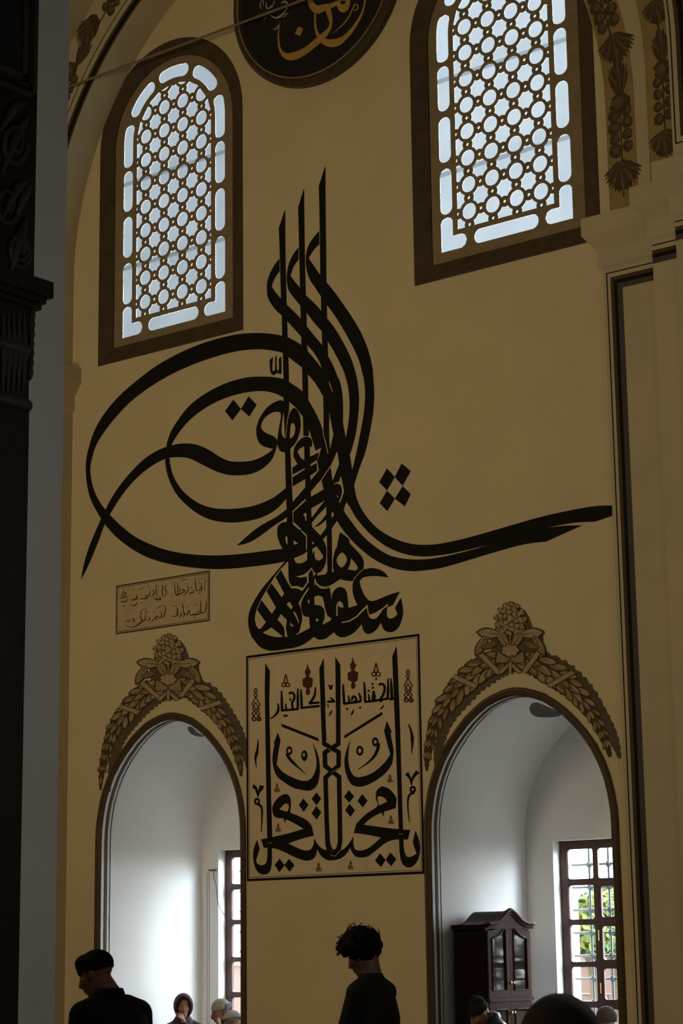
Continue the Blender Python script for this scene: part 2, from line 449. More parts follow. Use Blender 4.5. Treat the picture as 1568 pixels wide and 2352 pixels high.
R['S1'] = ribbon('C3: 375,1032! 320,1105 275,1190 248,1270 242,1350 250,1430 280,1500 335,1575 398,1635 455,1695 530,1775 605,1860 668,1945 740,2030 800,2130 832,2212 C5: 1000,375 1020,500 1000,640',
                 'C3: 377,1168! 330,1235 293,1325! 330,1385 392,1455 455,1522 530,1595 600,1668 665,1750 740,1845 827,1950 888,2060 950,2180 1000,2310 C5: 1085,340 1115,450 1125,600 1125,740 1150,890')
R['tug_1'] = ribbon('C3: 437,520! 438,850 444,1200 452,1525 462,1865 470,2090 476,2350 C5: 638,380 645,560! T1: 270,350! 228,500 205,700 202,830! 290,1040! C5: 662,1200 668,1440 C6: 470,440!',
                    'C3: 432,520! 368,712! 376,900 392,1455 400,1650 405,1850 412,2045 418,2310 C5: 590,352 597,560! T1: 163,330! 178,600 186,830! 187,1060! C5: 612,1330 620,1560 C6: 428,560!')
R['tug_2'] = ribbon('C3: 636,295! 640,700 648,1150 655,1420 662,1620 668,1945 C5: 808,100 812,315 815,545 820,810 T1: 620,680 615,795! ',
                    'C3: 631,300! 573,492! 582,850 590,1200 598,1540 605,1860 C5: 758,250 762,465 768,700 T1: 520,795!')
R['tug_3'] = ribbon('C3: 862,60! 864,500 870,1000 873,1285 878,1525 880,1665 886,1900 C5: 992,150 1000,380 1002,665 T1: 990,760 1000,1060!',
                    'C3: 857,62! 792,265! 802,700 808,1205 815,1435 820,1700 828,1950 832,2210 C5: 945,400 948,700 948,850 T1: 965,1105!')
R['loop_outer'] = ribbon('C6: 430,640 C4: 1400,1640 1250,1660 1100,1675 960,1680 800,1670 650,1645 520,1600 400,1540 300,1460 220,1380 160,1305 120,1230 95,1150 85,1060 95,990 130,880 200,770 290,660 390,560 510,470 650,385 800,315 980,250 1150,208 1300,195 1400,205 1480,225 C3: 470,2075 540,2130 618,2190 678,2255 C5: 812,315 880,395 948,512 985,620',
                         'C6: 430,742 C4: 1400,1740 1250,1760 1100,1775 960,1778 800,1765 650,1740 500,1695 380,1630 270,1545 190,1455 130,1360 90,1280 65,1190 53,1080 55,1000 75,900 120,770 200,640 300,525 420,420 560,315 720,225 900,150 1100,95 1250,78 1400,85 1500,105 C3: 462,1865 540,1905 610,1950 670,2010 740,2090 835,2215 C5: 985,360 1020,470 1010,640')
R['loop_inner'] = ribbon('C4: 1498,1190 1400,1265 1300,1310 1200,1335 1080,1345 980,1340 890,1315 800,1260 730,1190 680,1100 660,1020 655,960 670,885 720,800 790,715 880,640 1000,570 1140,520 1250,500 1340,497 1420,515 1478,545 C5: 645,565 700,610 765,700 800,820',
                         'C4: 1500,1265 1420,1350 1320,1405 1200,1435 1080,1443 960,1425 860,1380 770,1310 700,1230 655,1140 630,1050 625,990 635,880 665,790 720,700 800,600 920,510 1060,440 1200,400 1300,392 1400,395 1475,408 C5: 590,352 640,380 765,470 815,545 880,640 930,760 940,850')
R['wave'] = ribbon('C4: 20,1850 40,1740 80,1610 130,1490 180,1380 230,1280 310,1160 410,1045 500,965 600,910 700,880 780,873 860,885 940,920 1010,965 1080,998 1150,1005 1230,1000 1300,980 1370,940 1405,912',
                   'C4: 22,1850 62,1770 100,1685 150,1560 195,1440 235,1370 290,1280 370,1175 460,1085 560,1015 640,980 720,972 800,982 880,1020 980,1070 1070,1098 1160,1103 1250,1090 1330,1050 1390,990 1420,920')
R['short_tail'] = ribbon('C6: 15,614 80,555 150,495 230,440 330,385 425,315 470,265', 'C6: 16,615 110,592 200,540 300,465 425,382 470,340')
R['sweep_upper'] = ribbon('C5: 1187,1040 1208,1175 C7: 125,176 140,250 180,330 250,410 340,465 430,495 510,502 600,495 750,462 950,405 1150,348 1350,305 1450,290 1532,287',
                          'C5: 1090,1080 1130,1300 C6: 913,262 C7: 105,300 140,360 210,440 300,510 400,552 500,566 600,558 700,540 900,490 1100,430 1300,385 1440,376! 1532,343')
R['sweep_lower'] = ribbon('C5: 1080,1350 C6: 885,325 C7: 110,375 160,440 230,505 320,560 420,580 520,580 620,565 800,520 950,470 1100,425 1250,400 1369,396',
                          'C5: 1020,1500 C6: 835,415 C7: 80,440 150,515 240,585 340,630 440,646 520,640 600,628 750,585 900,540 1050,500 1170,485! 1366,397')
for k, lp in R.items():
    nm = 'shaft' if k.startswith('tug') else 'loop' if k.startswith('loop') else 'stroke'
    paint(nm, [lp], Y1 - 0.00008*list(R).index(k), BLACK, tg)
core = sharp('T1: 165,0 1210,0 1230,180 1233,400 1228,560 1255,690 1280,830 C5: 1187,1040 1196,1120 1208,1175 1200,1280') + sharp('C6: 925,200 885,325 835,415') + \
       shape('T3: 1105,410! 1190,470 1265,545 1270,600 1400,740 1490,850 1527,950 1522,1060 T5: 815,130! 850,135! 960,115 1100,140 1200,200 1270,285! 1120,265 1000,258 900,265 800,290 745,350! 770,460 820,580 880,665 940,705 1020,700 1150,650 1300,590 1470,540! 1345,780! 1265,815! 1250,770! 1240,850 1235,930 1250,1000 1300,1025 1370,1000 1430,950! 1385,835! 1490,650! 1520,800 1528,920 1500,1060 1440,1190 1350,1260 1260,1265 1190,1230 1150,1160 1132,1085! 1100,1150 1040,1230 950,1290 880,1300 830,1260 800,1190 785,1120! 720,1200 640,1280 520,1345 420,1362 340,1330 290,1270! 230,1310 140,1380 40,1405 T4: 1310,1390 1260,1350! 1130,1450 1000,1520 850,1560 C6: 430,1460 340,1475 270,1475 200,1445 150,1385 T4: 140,1360 95,1230 75,1100 80,980 120,840 200,680 330,480 480,300 600,160 735,0! C6: 412,745! 385,640! 365,600 350,560 343,510 350,460 380,430 420,425! 425,380! 420,160! C5: 612,1330! 605,1015! T1: 187,1050! 185,830! 178,600 163,330! 165,100!')
paint('letter_mass', [core], Y1 - 0.0014, BLACK, tg)
ground = '''T1: 270,180 390,290 512,450 522,800 530,1176 T2: 455,0 475,470 475,620 250,885 212,0 T1: 290,1176 285,900 195,860 197,832 207,700 230,500 262,350
T1: 622,675 670,830 740,1060 842,1006 T2: 738,0 690,150 722,310 700,345 575,495 565,410 560,300 560,0 T1: 632,1176 630,1000 618,800
T1: 512,800 525,797 618,797 690,900 690,1010 640,990 630,1180 530,1180 400,1180 380,1000
C5: 812,315 880,395 948,512 T1: 882,300 884,600 878,725 832,570 740,370 612,148
T1: 866,700 882,725 890,790 925,900 968,1105 955,1112 915,920 875,780
T1: 990,380 1010,500 1062,770 1000,1030 990,900 985,600
C5: 997,372 1006,380 1034,470 1026,468
T2: 1050,-10 1060,0 1085,205 970,500 930,245 1035,10 T1: 1100,1120 1125,1080 1145,1176
T2: 765,488 808,660 580,790 578,695 750,495
T2: 925,240 937,250 772,490 755,488
T2: 1120,415 1150,560 1175,700 1105,900 1085,882 1125,780 1140,700 1130,620 1100,570 1050,556 985,570 1000,553 1080,520
T2: 1045,765 1060,768 1066,800 1058,815
T2: 478,828 484,862 268,1060 T3: 262,40 262,222 402,355 386,376 258,275 246,40 T2: 248,1050
T3: 412,378 508,465 508,725 488,728 492,490 398,392
T2: 828,862 740,970 600,1160 590,1160 585,1000
T2: 852,968 855,1080 T3: 852,90 750,220 635,318 600,310 595,245 700,110 810,0
T3: 852,185 855,330 750,470 600,315 640,322 720,295 800,240
T3: 950,60 970,48 995,95 960,155 950,130
T3: 1048,208 1110,305 1195,450 1200,475 1100,408 1050,640 1050,665 1010,740 975,900 975,1050 990,1120 958,1140 960,800 955,345
T3: 680,665 750,760 798,840 780,890 715,925 665,900 640,840 645,770 632,750 608,800 603,715
T3: 600,575 638,605 603,635
T3: 865,465 868,700 870,900 876,1100 T4: 1498,185 1460,232 1310,250 1325,212 1390,175 1445,100 1478,0 T3: 858,850 858,700 835,620 795,540
T3: 475,790 495,762 512,765 508,905 480,935 400,970 330,970 290,930 272,880 380,835
T3: 115,495 155,488 157,640 130,600
T3: 268,555 348,612 268,638
T3: 438,92 485,60 498,70 495,205 480,205 470,130
T4: 795,-10 800,200 806,340 855,445 930,438 1000,450 1058,475 1140,362 1130,268 1000,287 915,255 970,262 1060,240 1130,195 1195,135 1222,98 1237,150 1262,190 1300,205 1248,272 1245,200 1215,145 1175,190 1160,250 1165,370 1050,532 1000,500 930,478 855,485 770,345 668,148 570,280 725,575 680,642 495,388 405,530 575,825 502,940 312,688 240,875 330,1000 395,1090 300,1208 265,1215 220,1150 198,1050 205,950 235,850 310,670 400,520 490,372 555,270 662,132
T4: 820,720 878,815 848,862 768,770
T4: 905,890 950,960 985,1060 992,1120 960,1050 890,920
T4: 665,945 770,1050 755,1200 785,1355 735,1355 735,1250 715,1180 660,1100 605,1045
T4: 495,1185 700,1350 600,1362 500,1345 400,1310 340,1275 420,1235
T4: 830,1090 860,1130 905,1162 860,1165 832,1140
T4: 1165,460 1165,500 1060,660 1030,740 1030,850 1062,960 1110,990 1175,1000 1180,1100 1188,1195 985,1300 1000,1250 1045,1080 1050,980 1030,860 985,740 1080,580
T4: 1165,675 1180,720 1175,760 1150,740 1150,700
T4: 1268,630 1340,610 1412,632 1440,730 1465,870 1500,970 T5: 185,985 242,1025 230,1060 80,1135 T4: 1412,1135 1450,1020 1455,920 1435,840 1380,790 1270,775
T4: 1298,1015 1348,1045 1315,1090 1298,1060
T4: 1268,300 1285,310 1310,380 1370,435 1450,457 1540,432 T5: 60,458 170,458 290,388 405,314 500,345 625,352 650,300 740,195 812,128 825,130 735,215 650,320 620,410 622,540 650,660 710,785 640,805 550,830 540,700 520,550 480,480 410,450 340,470 280,530 250,600 240,690 230,560 210,462 150,485 80,490 0,468 T4: 1450,487 1380,475 1320,440 1290,400 1270,432
T5: 330,975 328,800 350,735 390,708 440,745 462,825 410,825 352,792 355,978
T5: 430,1085 560,1058 690,980 790,870 890,772 905,870 918,955 1020,925 1140,852 1258,760 1262,790 1170,860 1110,950 1050,1020 980,1037 925,1005 895,930 880,830 800,905 690,1010 570,1080 430,1105
T4: 938,1320 975,1275 985,1305'''
loops = [sharp(l) for l in ground.split('\n')]
loops += [shape('T3: 1135,778 1190,815 1225,900 1200,980 1130,1045 1070,1000 1042,920 1065,840'), shape('T3: 1295,885! 1370,960 1420,1050 1405,1085 1360,1098 1240,1078! 1280,1000')]
gm = MB()
for i, l in enumerate(loops):
    y = Y2 - 0.00004*i
    gm.plate([[(q.x, q.z) for q in (onY(p[0], p[1], y) for p in l)]], y)
gm.build('ground_gap', PLASTER, tg, label='bare cream wall showing between the black strokes')['kind'] = 'stuff'
top = [shape('C5: 592,562! 570,546 520,558 450,605 385,690 350,780 348,860 370,925 410,960 500,985! 480,1020! 515,1000 533,930 525,895! 500,870 440,845 400,815 387,785 400,735 440,685 500,653 555,652! 572,670!'),
       shape('T1: 60,340! 100,360 112,400 112,480 85,620 60,800 50,920 65,990 100,1060 150,1085 220,1070 310,1000 390,900 440,780 470,640 468,500 440,380 395,310 360,290 310,320 270,400 240,520 220,680 210,832! 180,832! 150,810 125,740 122,650 140,480 160,340 165,200!'),
       shape('T1: 668,1002! 678,900 650,835 580,808 500,830 430,890 370,980 345,1080 345,1176 T2: 285,110 335,205! 460,210! 460,130! 400,95 345,0 T1: 415,1080 450,1030 500,995 580,975 640,985'),
       sharp('T2: 555,72 640,35 722,-12 690,130 570,205 540,240 540,72'), sharp('T2: 545,250 575,240 680,185 690,325 565,410 545,410'),
       sharp('T2: 245,265 335,205 470,180 470,275 245,395'), sharp('T2: 245,440 470,300 480,470 250,605'), sharp('T2: 455,-150 555,-150 572,420 474,490'), sharp('T1: 535,990 630,995 635,1176 540,1176')]
for i, l in enumerate(top): paint('letter', [l], Y3 - 0.00006*i, BLACK, tg)
for q_ in [shape('T1: 325,560 360,590 374,680 350,780 310,825 275,838! 285,700 298,590'), sharp('T2: 565,210 680,135 688,180 575,240'), sharp('T1: 197,832 207,700 230,500 262,350 275,350 240,500 217,700 206,832')]: paint('ground_gap', [q_], Y4, PLASTER, tg)
for s in ('C4: 1055,640 1115,558 1170,625 1108,708', 'C4: 1170,625 1225,533 1283,595 1230,680', 'C7: 262,160 305,85 347,132 305,205', 'C7: 347,132 385,58 434,100 390,180', 'C7: 265,275 305,207 348,250 306,318', 'C7: 348,250 390,182 434,225 402,292'):
    paint('dot', [sharp(s)], Y1, BLACK, tg)
paint('vowel_mark', [shape('C5: 465,185! 497,155! 490,270 500,285 512,275 515,160! 530,140! 530,255 538,280 548,270 548,175! 570,150! 572,300 560,312 540,300 520,310 500,320 480,305 470,270')], Y1, BLACK, tg)

# ---------------------------------------------------------------- the square panel below it
pn = thing('mirrored_calligraphy', 'buff square wall panel of mirrored black lettering with red ornaments between the two arches', 'panel', (-12.68, 0, 2.36))
PX0, PX1, PZ0, PZ1 = -13.77, -11.578, 2.36, 4.632
def frame_rect(x0, x1, z0, z1, wd, y, name, m, par):
    MB().plate([[(x0, z0), (x1, z0), (x1, z1), (x0, z1)], [(x0+wd, z0+wd), (x1-wd, z0+wd), (x1-wd, z1-wd), (x0+wd, z1-wd)]], y).build(name, m, par)
MB().plate([[(PX0, PZ0), (PX1, PZ0), (PX1, PZ1), (PX0, PZ1)]], -0.002).build('ground', PAPER, pn)
frame_rect(PX0, PX1, PZ0, PZ1, 0.024, -0.003, 'border', BLACK, pn)
frame_rect(PX0+.034, PX1-.034, PZ0+.034, PZ1-.034, 0.005, -0.003, 'inner_border', BROWNLINE, pn)
L = []
L.append(('shaft', sharp('P1: 240,290 277,350 272,600 278,900 287,1394 P2: 289,250 297,545 292,580 258,580 250,250 P1: 250,1394 240,800 236,500')))
L.append(('shaft', sharp('P1: 1290,150 1297,250 1315,700 1335,1394 P2: 1342,475 1345,520 1310,520 1295,20 P1: 1282,900 1270,600 1255,235')))
def poly_stroke(s, wd):
    """constant width stroke with mitred corners"""
    k = TILES[s.split()[0][:-1]][2]; P = [(p[0], p[1]) for p in parse(s)]; n = len(P); h = wd/k/2; A, B = [], []
    for i, p in enumerate(P):
        d1 = d2 = None
        if i: d1 = Vector((p[0]-P[i-1][0], p[1]-P[i-1][1])).normalized()
        if i < n-1: d2 = Vector((P[i+1][0]-p[0], P[i+1][1]-p[1])).normalized()
        d1 = d1 or d2; d2 = d2 or d1
        n1 = Vector((-d1.y, d1.x)); n2 = Vector((-d2.y, d2.x)); mm = (n1+n2).normalized(); q = h/max(.4, mm.dot(n1))
        A.append((p[0]+mm.x*q, p[1]+mm.y*q)); B.append((p[0]-mm.x*q, p[1]-mm.y*q))
    return A + B[::-1]
L.append(('shaft', sharp('P1: 708,248 672,332 682,600 690,640 722,640 712,400')))
L.append(('shaft', sharp('P1: 800,240 803,500 804,640 842,640 842,400 840,300')))
L.append(('shaft', poly_stroke('P1: 699,600 712,935 827,1002 827,1108 722,1205 P2: 730,330 738,520', 36)))
L.append(('shaft', poly_stroke('P1: 823,600 824,935 716,1005 719,1112 830,1200 P2: 836,330 838,520', 36)))
L.append(('letter', shape('P2: 718,490! 755,490! 764,560 785,596 802,592 818,545 820,490! 857,490! 852,560 832,618 800,646 770,642 742,620 724,570')))
L.append(('letter', shape('P2: 205,515! 330,490 450,460 545,430! 460,380 390,350 315,335 295,265! 310,225 350,175 400,152 432,168 445,215 438,300! 510,330 570,360 612,408! 628,485! 530,510 425,547! 490,580 550,602 600,598 625,560 632,505! 660,555 690,585 725,600 790,605 850,602 900,560 945,490! 955,590 1010,605 1080,575 1165,500! 1040,475 948,465! 968,390! 1050,310 1140,245 1125,190 1130,130 1160,97 1185,92 1235,115 1275,160 1290,190! 1283,265! 1160,305 1085,345 1028,398! 1150,415 1290,432 1400,440! 1380,517! 1270,518 1200,545 1130,600 1060,650 1010,660 965,652 935,620 920,580! 880,640 830,672 785,682 735,680 690,650 655,595! 640,650 610,678 560,685 470,655 380,610 300,585 228,583!')))
L.append(('letter', shape('P2: 175,520! 195,590! 165,685! 180,712 215,722 245,705 255,660 258,570! 292,570! 290,720 270,780 235,797 190,785 155,730 142,640 150,580')))
L.append(('letter', shape('P2: 1310,515! 1345,515! 1350,600 1370,650 1400,655 1450,630! 1420,540! 1440,445! 1470,520 1478,600 1460,680 1420,730 1380,740 1340,715 1320,660')))
L.append(('letter', shape('P1: 340,845! 362,905! 345,1000 330,1100! 380,1160 450,1200 530,1230 590,1225 630,1180 650,1100 640,1010 617,925! 660,1020 675,1110 672,1200 650,1270 600,1308 540,1305 460,1285 380,1235 330,1190 310,1140 298,1080 302,1000 315,930 303,945!')))
L.append(('letter', shape('P1: 1213,752! 1255,850! 1240,842! 1250,900 1265,980 1262,1040 1250,1100 1200,1170 1120,1230 1040,1270 980,1278 930,1260 895,1200 875,1120 878,1030 920,905! 905,1000 905,1080 925,1160 965,1200 1030,1195 1110,1160 1190,1090 1240,1020! 1215,930 1190,830!')))
L.append(('bar', sharp('P1: 365,772 660,888 670,917 375,800'))); L.append(('bar', sharp('P1: 1172,680 1180,690 1168,708 870,893 873,868')))
for s in ('388,350 406,350 397,390', '1170,300 1190,290 1187,335'): L.append(('spur', sharp('P2: '+s)))
for i, (n_, l) in enumerate(L): paint(n_, [l], -0.004-0.0001*i, BLACK, pn)
for q_ in [shape('P2: 355,275! 385,240 410,228 428,245 425,275 415,292'), shape('P2: 1140,175 1170,172 1200,190 1215,212! 1170,235 1150,240')]: paint('ground_gap', [q_], -0.0062, PAPER, pn)
for s in ('P1: 722,912 765,945', 'P1: 745,975 775,1000', 'P1: 775,1165 820,1130', 'P2: 262,545 297,543', 'P2: 1305,472 1342,472', 'P2: 760,640 800,650 845,600', 'P2: 765,605 780,600'):
    paint('outline', [poly_stroke(s, 3.0)], -0.0066, PAPER, pn)
for s in ('650,140 687,188 650,243 610,190', '545,188 585,240 547,295 508,240', '650,248 688,300 650,358 610,305', '908,120 950,170 912,222 870,175', '1015,152 1058,205 1020,260 978,208', '915,230 957,282 922,335 878,282', '355,670 395,722 352,778 315,720', '430,670 473,720 435,775 393,722', '1158,627 1203,680 1165,738 1118,685', '1240,620 1288,672 1247,730 1203,680'):
    paint('dot', [sharp('P2: '+s)], -0.0045, BLACK, pn)
def ring(tile, cx, cy, rx, ry, hx, hy, par, m=BLACK, y=-0.0045, name='ring', hox=0, hoy=0):
    return paint(name, [ringpx(tile, cx, cy, rx, ry)], y, m, par, holes={0: [ringpx(tile, cx+hox, cy+hoy, hx, hy)]})
ring('P1', 553, 1030, 25, 43, 9, 16, pn, hox=-4, hoy=-6); ring('P1', 996, 990, 29, 40, 13, 20, pn)
ring('P1', 432, 990, 25, 36, 12, 16, pn); ring('P1', 1120, 920, 27, 37, 12, 15, pn)
ring('P2', 174, 212, 24, 30, 9, 11, pn); ring('P2', 1420, 115, 26, 30, 9, 10, pn)
for s, wd, tp in (('P1: 412,1010 435,1055 490,1110 568,1182', 20, (1, .9, .1)), ('P1: 1145,930 1135,990 1090,1060 980,1142', 20, (1, .9, .1)),
                  ('P1: 182,900 176,990 162,1050 170,1125', 20, (.2, 1, .1)), ('P1: 1388,780 1412,860 1416,930 1410,1015', 20, (.4, 1, .1)),
                  ('P2: 140,90 160,100 172,130 182,175', 20, (1.3, .8, .3)), ('P2: 212,85 205,110 190,130 182,175', 26, (1.1, .8, .2)), ('P2: 185,235 210,260 213,340 207,458', 14, (1.2, .8, .3)),
                  ('P1: 1370,1170 1388,1195 1402,1225 1408,1265', 18, (1.4, .8, .3)), ('P1: 1460,1158 1435,1185 1415,1220 1410,1265', 20, (1.2, .8, .3)), ('P2: 1432,140 1390,165 1380,240 1393,380', 14, (1.2, .8, .3)),
                  # upper line of small lettering
                  ('P1: 1244,412 1250,500 1252,580', 17, (.5, 1, 1)), ('P1: 1232,580 1272,572', 15, None), ('P1: 1222,412 1222,500 1218,578', 16, (.5, 1, 1)), ('P1: 1225,572 1130,588 1032,600', 15, None),
                  ('P1: 1150,468 1165,455 1188,465 1195,495 1182,545 1160,580 1170,600', 15, None), ('P1: 1030,440 1036,520 1038,598', 15, (.6, 1, 1)), ('P1: 1066,535 1074,595', 14, (.5, 1)), ('P1: 1105,510 1108,560 1104,590', 24, (.5, 1.1, .8)),
                  ('P1: 862,458 866,540 872,618', 16, (.6, 1, 1)), ('P1: 866,614 930,606 1004,596', 15, None), ('P1: 906,548 912,612', 14, (.5, 1)), ('P1: 985,528 1000,560 1002,598', 14, (.6, 1, 1)), ('P1: 930,590 945,555 968,575 955,600', 14, None),
                  ('P1: 735,598 792,596', 14, None), ('P1: 758,562 782,585 792,602', 14, (.5, 1, 1)), ('P1: 745,645 740,620', 10, (.3, 1)), ('P1: 750,462 762,500', 12, (.8, 1)), ('P1: 776,462 764,500', 12, (.8, 1)),
                  ('P1: 640,482 636,540 615,585 590,612', 15, (.6, 1, .9)), ('P1: 590,612 672,604', 14, None), ('P1: 525,648 600,640 674,632', 14, None), ('P1: 524,498 528,570 532,655', 15, (.6, 1, 1)), ('P1: 500,492 500,570 500,658', 15, (.6, 1, 1)),
                  ('P1: 428,535 450,525 470,540 472,575 455,605 458,640 462,665', 14, None), ('P1: 365,668 430,664 505,656', 14, None), ('P1: 402,612 408,662', 13, (.5, 1)), ('P1: 370,510 372,590 374,672', 15, (.6, 1, 1)),
                  ('P1: 340,612 345,660 325,700 280,735', 15, (.6, 1.1, .4)), ('P1: 948,658 935,690 920,708', 11, (.3, 1, .2)), ('P1: 775,665 762,690 750,712', 11, (.4, 1, .2)), ('P1: 1188,620 1175,645 1155,660', 10, (.3, 1, .3))):
    paint('letter', [stroke(s, wd*1.3, tp)], -0.0052, BLACK, pn)
for x, y in ((1098, 456), (1100, 486), (1066, 512), (894, 656), (998, 645), (440, 580), (394, 710), (411, 710)):
    paint('dot', [ringpx('P1', x, y, 9, 10, 8)], -0.0045, BLACK, pn)
for dx, dy, sc in ((0, 0, 1), (362, -50, 1.02)):
    P = [(578, 288), (588, 330), (605, 355), (597, 376), (588, 396), (622, 415), (615, 480), (592, 490), (600, 520), (590, 545), (570, 545), (563, 520), (572, 490), (540, 475), (537, 420), (567, 398), (555, 355), (570, 330)]
    ox, oy, k = TILES['P1']
    paint('red_finial', [[(ox+(578+(a-578)*sc+dx)/k, oy+(b+dy)/k) for a, b in P]], -0.004, RED, pn)
def trefoil(tile, cx, cy, h):
    """two small rings under a tall drop, drawn as thin red lines; h = height in tile units"""
    q = h/100; nm = MB()
    for rx, ry, x, y in ((17, 17, -14, 30), (17, 17, 14, 30)):
        o, i_ = ringpx(tile, cx+x*q, cy+y*q, rx*q, ry*q, 14), ringpx(tile, cx+x*q, cy+y*q, rx*q*.5, ry*q*.5, 14)
        nm.plate([[(v.x, v.z) for v in (onY(p[0], p[1], -.004) for p in l)] for l in (o, i_)], -.004)
    ox, oy, k = TILES[tile]
    o = [(0, -50), (8, -28), (15, 0), (17, 16), (0, 24), (-17, 16), (-15, 0), (-8, -28)]; i_ = [(0, -22), (5, -5), (8, 8), (0, 14), (-8, 8), (-5, -5)]
    nm.plate([[(v.x, v.z) for v in (onY(ox+(cx+a*q)/k, oy+(cy+b*q)/k, -.0043) for a, b in l)] for l in (o, i_)], -.0043)
    nm.build('red_trefoil', RED, pn)
for a in (('P1', 404, 428, 118), ('P1', 1126, 340, 125), ('P1', 334, 1285, 78), ('P1', 1237, 1210, 75), ('P2', 343, 420, 72), ('P2', 1245, 357, 75), ('P2', 667, 735, 78), ('P2', 922, 720, 76)): trefoil(*a)
paint('red_trefoil', [ringpx('P1', 1127, 415, 11, 12, 4)], -0.004, RED, pn)
for cx, cy, sl in ((163, 490, 0.0), (1381, 340, 0.0)):
    lines = ['0,0 14,22 -14,52 0,80', '0,0 -14,22 14,52 0,80', '0,72 36,130 8,168 34,205 14,230', '0,72 -30,130 2,168 -30,205 -8,230', '0,112 28,165 4,200 32,232 22,262', '0,112 -24,165 4,200 -26,232 -18,262']
    for l in lines:
        paint('red_chain', [poly_stroke('P1: '+' '.join('%f,%f' % (cx+float(p.split(',')[0]), cy+float(p.split(',')[1])) for p in l.split()), 9)], -0.004-0.0001*lines.index(l), RED, pn)
    for dx in (-13, 26): ring('P1', cx+dx, cy+246, 20, 20, 9, 9, pn, RED, -0.0048, 'red_ring')

# ---------------------------------------------------------------- the signature plaque
pq = thing('inscription_plaque', 'small buff rectangular plaque with two lines of thin script beside the tughra', 'plaque', (-14.95, 0, 5.05))
QX0, QX1, QZ0, QZ1 = -15.628, -14.268, 5.05, 5.585
MB().plate([[(QX0, QZ0), (QX1, QZ0), (QX1, QZ1), (QX0, QZ1)]], -0.002).build('ground', mat('plaque_ground', (0.57, 0.44, 0.255), .9, .1, .22, 6.0), pq)
frame_rect(QX0, QX1, QZ0, QZ1, 0.013, -0.003, 'border', BROWNLINE, pq)
frame_rect(QX0+.022, QX1-.022, QZ0+.022, QZ1-.022, 0.006, -0.003, 'inner_border', BROWNLINE, pq)
SC_ = '''1385,160 1384,260 1382,355|8|.5 1
1300,285 1330,290 1340,305 1320,330 1300,350|11|.6 1.2 .6
1340,325 1325,370 1285,408|9|1 .3
1238,165 1245,250 1256,335 1262,355|9|.4 1.1 1
1262,355 1290,352 1312,330|10|1 .6
1215,345 1222,375 1200,385 1180,380 1170,395 1150,408|11|.6 1.1 .5
1140,310 1140,350 1100,400 1065,435|9|.6 1 .3
1030,340 1065,345 1095,350 1070,375 1040,395|10|.6 1.1 1
1040,395 990,415 965,418|14|.8 1.2 .6
985,240 992,320 990,400|9|.4 1 1
940,220 948,300 958,400 975,415|9|.4 1 .9
1018,320 1018,380|8|.6 1
850,275 800,300 825,370 810,430 780,440|9|.5 1.1 .4
770,245 768,330 770,440|9|.4 1 1
720,445 745,470 700,480 660,470 630,455|10|.6 1.2 .4
675,250 680,340 690,440|9|.4 1 .8
620,340 655,375 640,410 605,445|11|.5 1.2 .4
590,350 590,410 575,440|10|.5 1 .6
520,420 560,430 540,460 490,470 440,468|11|.6 1.2 .7
420,440 400,470 430,490|9|.6 1 .6
400,400 395,460 350,490 310,480|10|.4 1.2 .4
405,520 390,555 350,572 312,545|10|.5 1.2 .3
215,325 205,380 180,430|8|.4 1 .8
175,435 230,420 240,385 210,395|10|.6 1.1 .6
285,430 230,450 155,470|10|.3 1.2 .6
265,465 262,495 235,515 180,510 175,530|10|.5 1.2 .6
185,575 240,575|9|.6 1
1385,490 1405,560 1390,630 1395,660|9|.4 1 1
1325,490 1322,570 1325,665 1345,670|9|.4 1.1 .9
1385,665 1350,670 1290,690|10|.7 1.1 .7
1290,640 1285,690 1230,700 1170,705 1155,690|11|.5 1.2 .4
1130,640 1165,655 1120,690 1135,715|11|.5 1.1 .8
1085,670 1090,700 1060,740|10|.5 1.1 .3
1060,515 1065,600 1080,690|8|.4 1 .8
1040,670 1040,700 1005,745|10|.5 1.1 .3
970,610 990,620 985,660 985,700 940,730 900,715|11|.6 1.2 .4
1000,700 960,720|9|.5 1
780,560 815,600 800,690 790,745|9|.3 1.1 1
790,560 730,585 680,615|6|.3 1 .3
755,660 755,740 720,745|10|.6 1.1 .8
720,745 695,720 680,745 690,790|10|.7 1.1 .4
670,740 640,775 590,825|9|.6 1.1 .3
590,730 585,770 545,790|10|.5 1.1 .4
520,650 525,760 490,790 460,770|10|.3 1.1 .7
460,670 455,740 480,790 450,820 380,870 300,880 215,835|11|.4 1.2 .3
545,600 480,635 430,670|6|.3 1 .3
240,790 240,810|9|1 1
272,765 275,812|7|.7 1
298,765 302,812|7|.7 1
335,745 350,760 345,815|8|1 .6
375,765 360,785 375,800|8|.8 1
1010,210 1080,195 1130,190|6|.3 1 .3
1280,195 1330,180|5|.4 1
430,340 500,310|5|.4 1'''
for i, l in enumerate(SC_.split('\n')):
    p, wd, tp = l.split('|'); tp = tuple(float(t) for t in tp.split())
    paint('letter', [stroke('Q: '+p, float(wd)*1.35, tp)], -0.004-0.00003*i, BROWNLINE, pq)
for x, y in ((1300, 240), (1325, 255), (1350, 262), (1112, 255), (1190, 315), (1135, 300), (565, 285), (360, 345), (705, 290), (745, 470), (700, 500), (930, 572), (965, 580), (1070, 590), (1120, 590), (1255, 560), (645, 660), (750, 660), (560, 660), (465, 670), (1230, 745), (740, 490), (470, 525), (540, 650), (530, 450)):
    paint('dot', [ringpx('Q', x, y, 9, 8, 6)], -0.0055, BROWNLINE, pq)

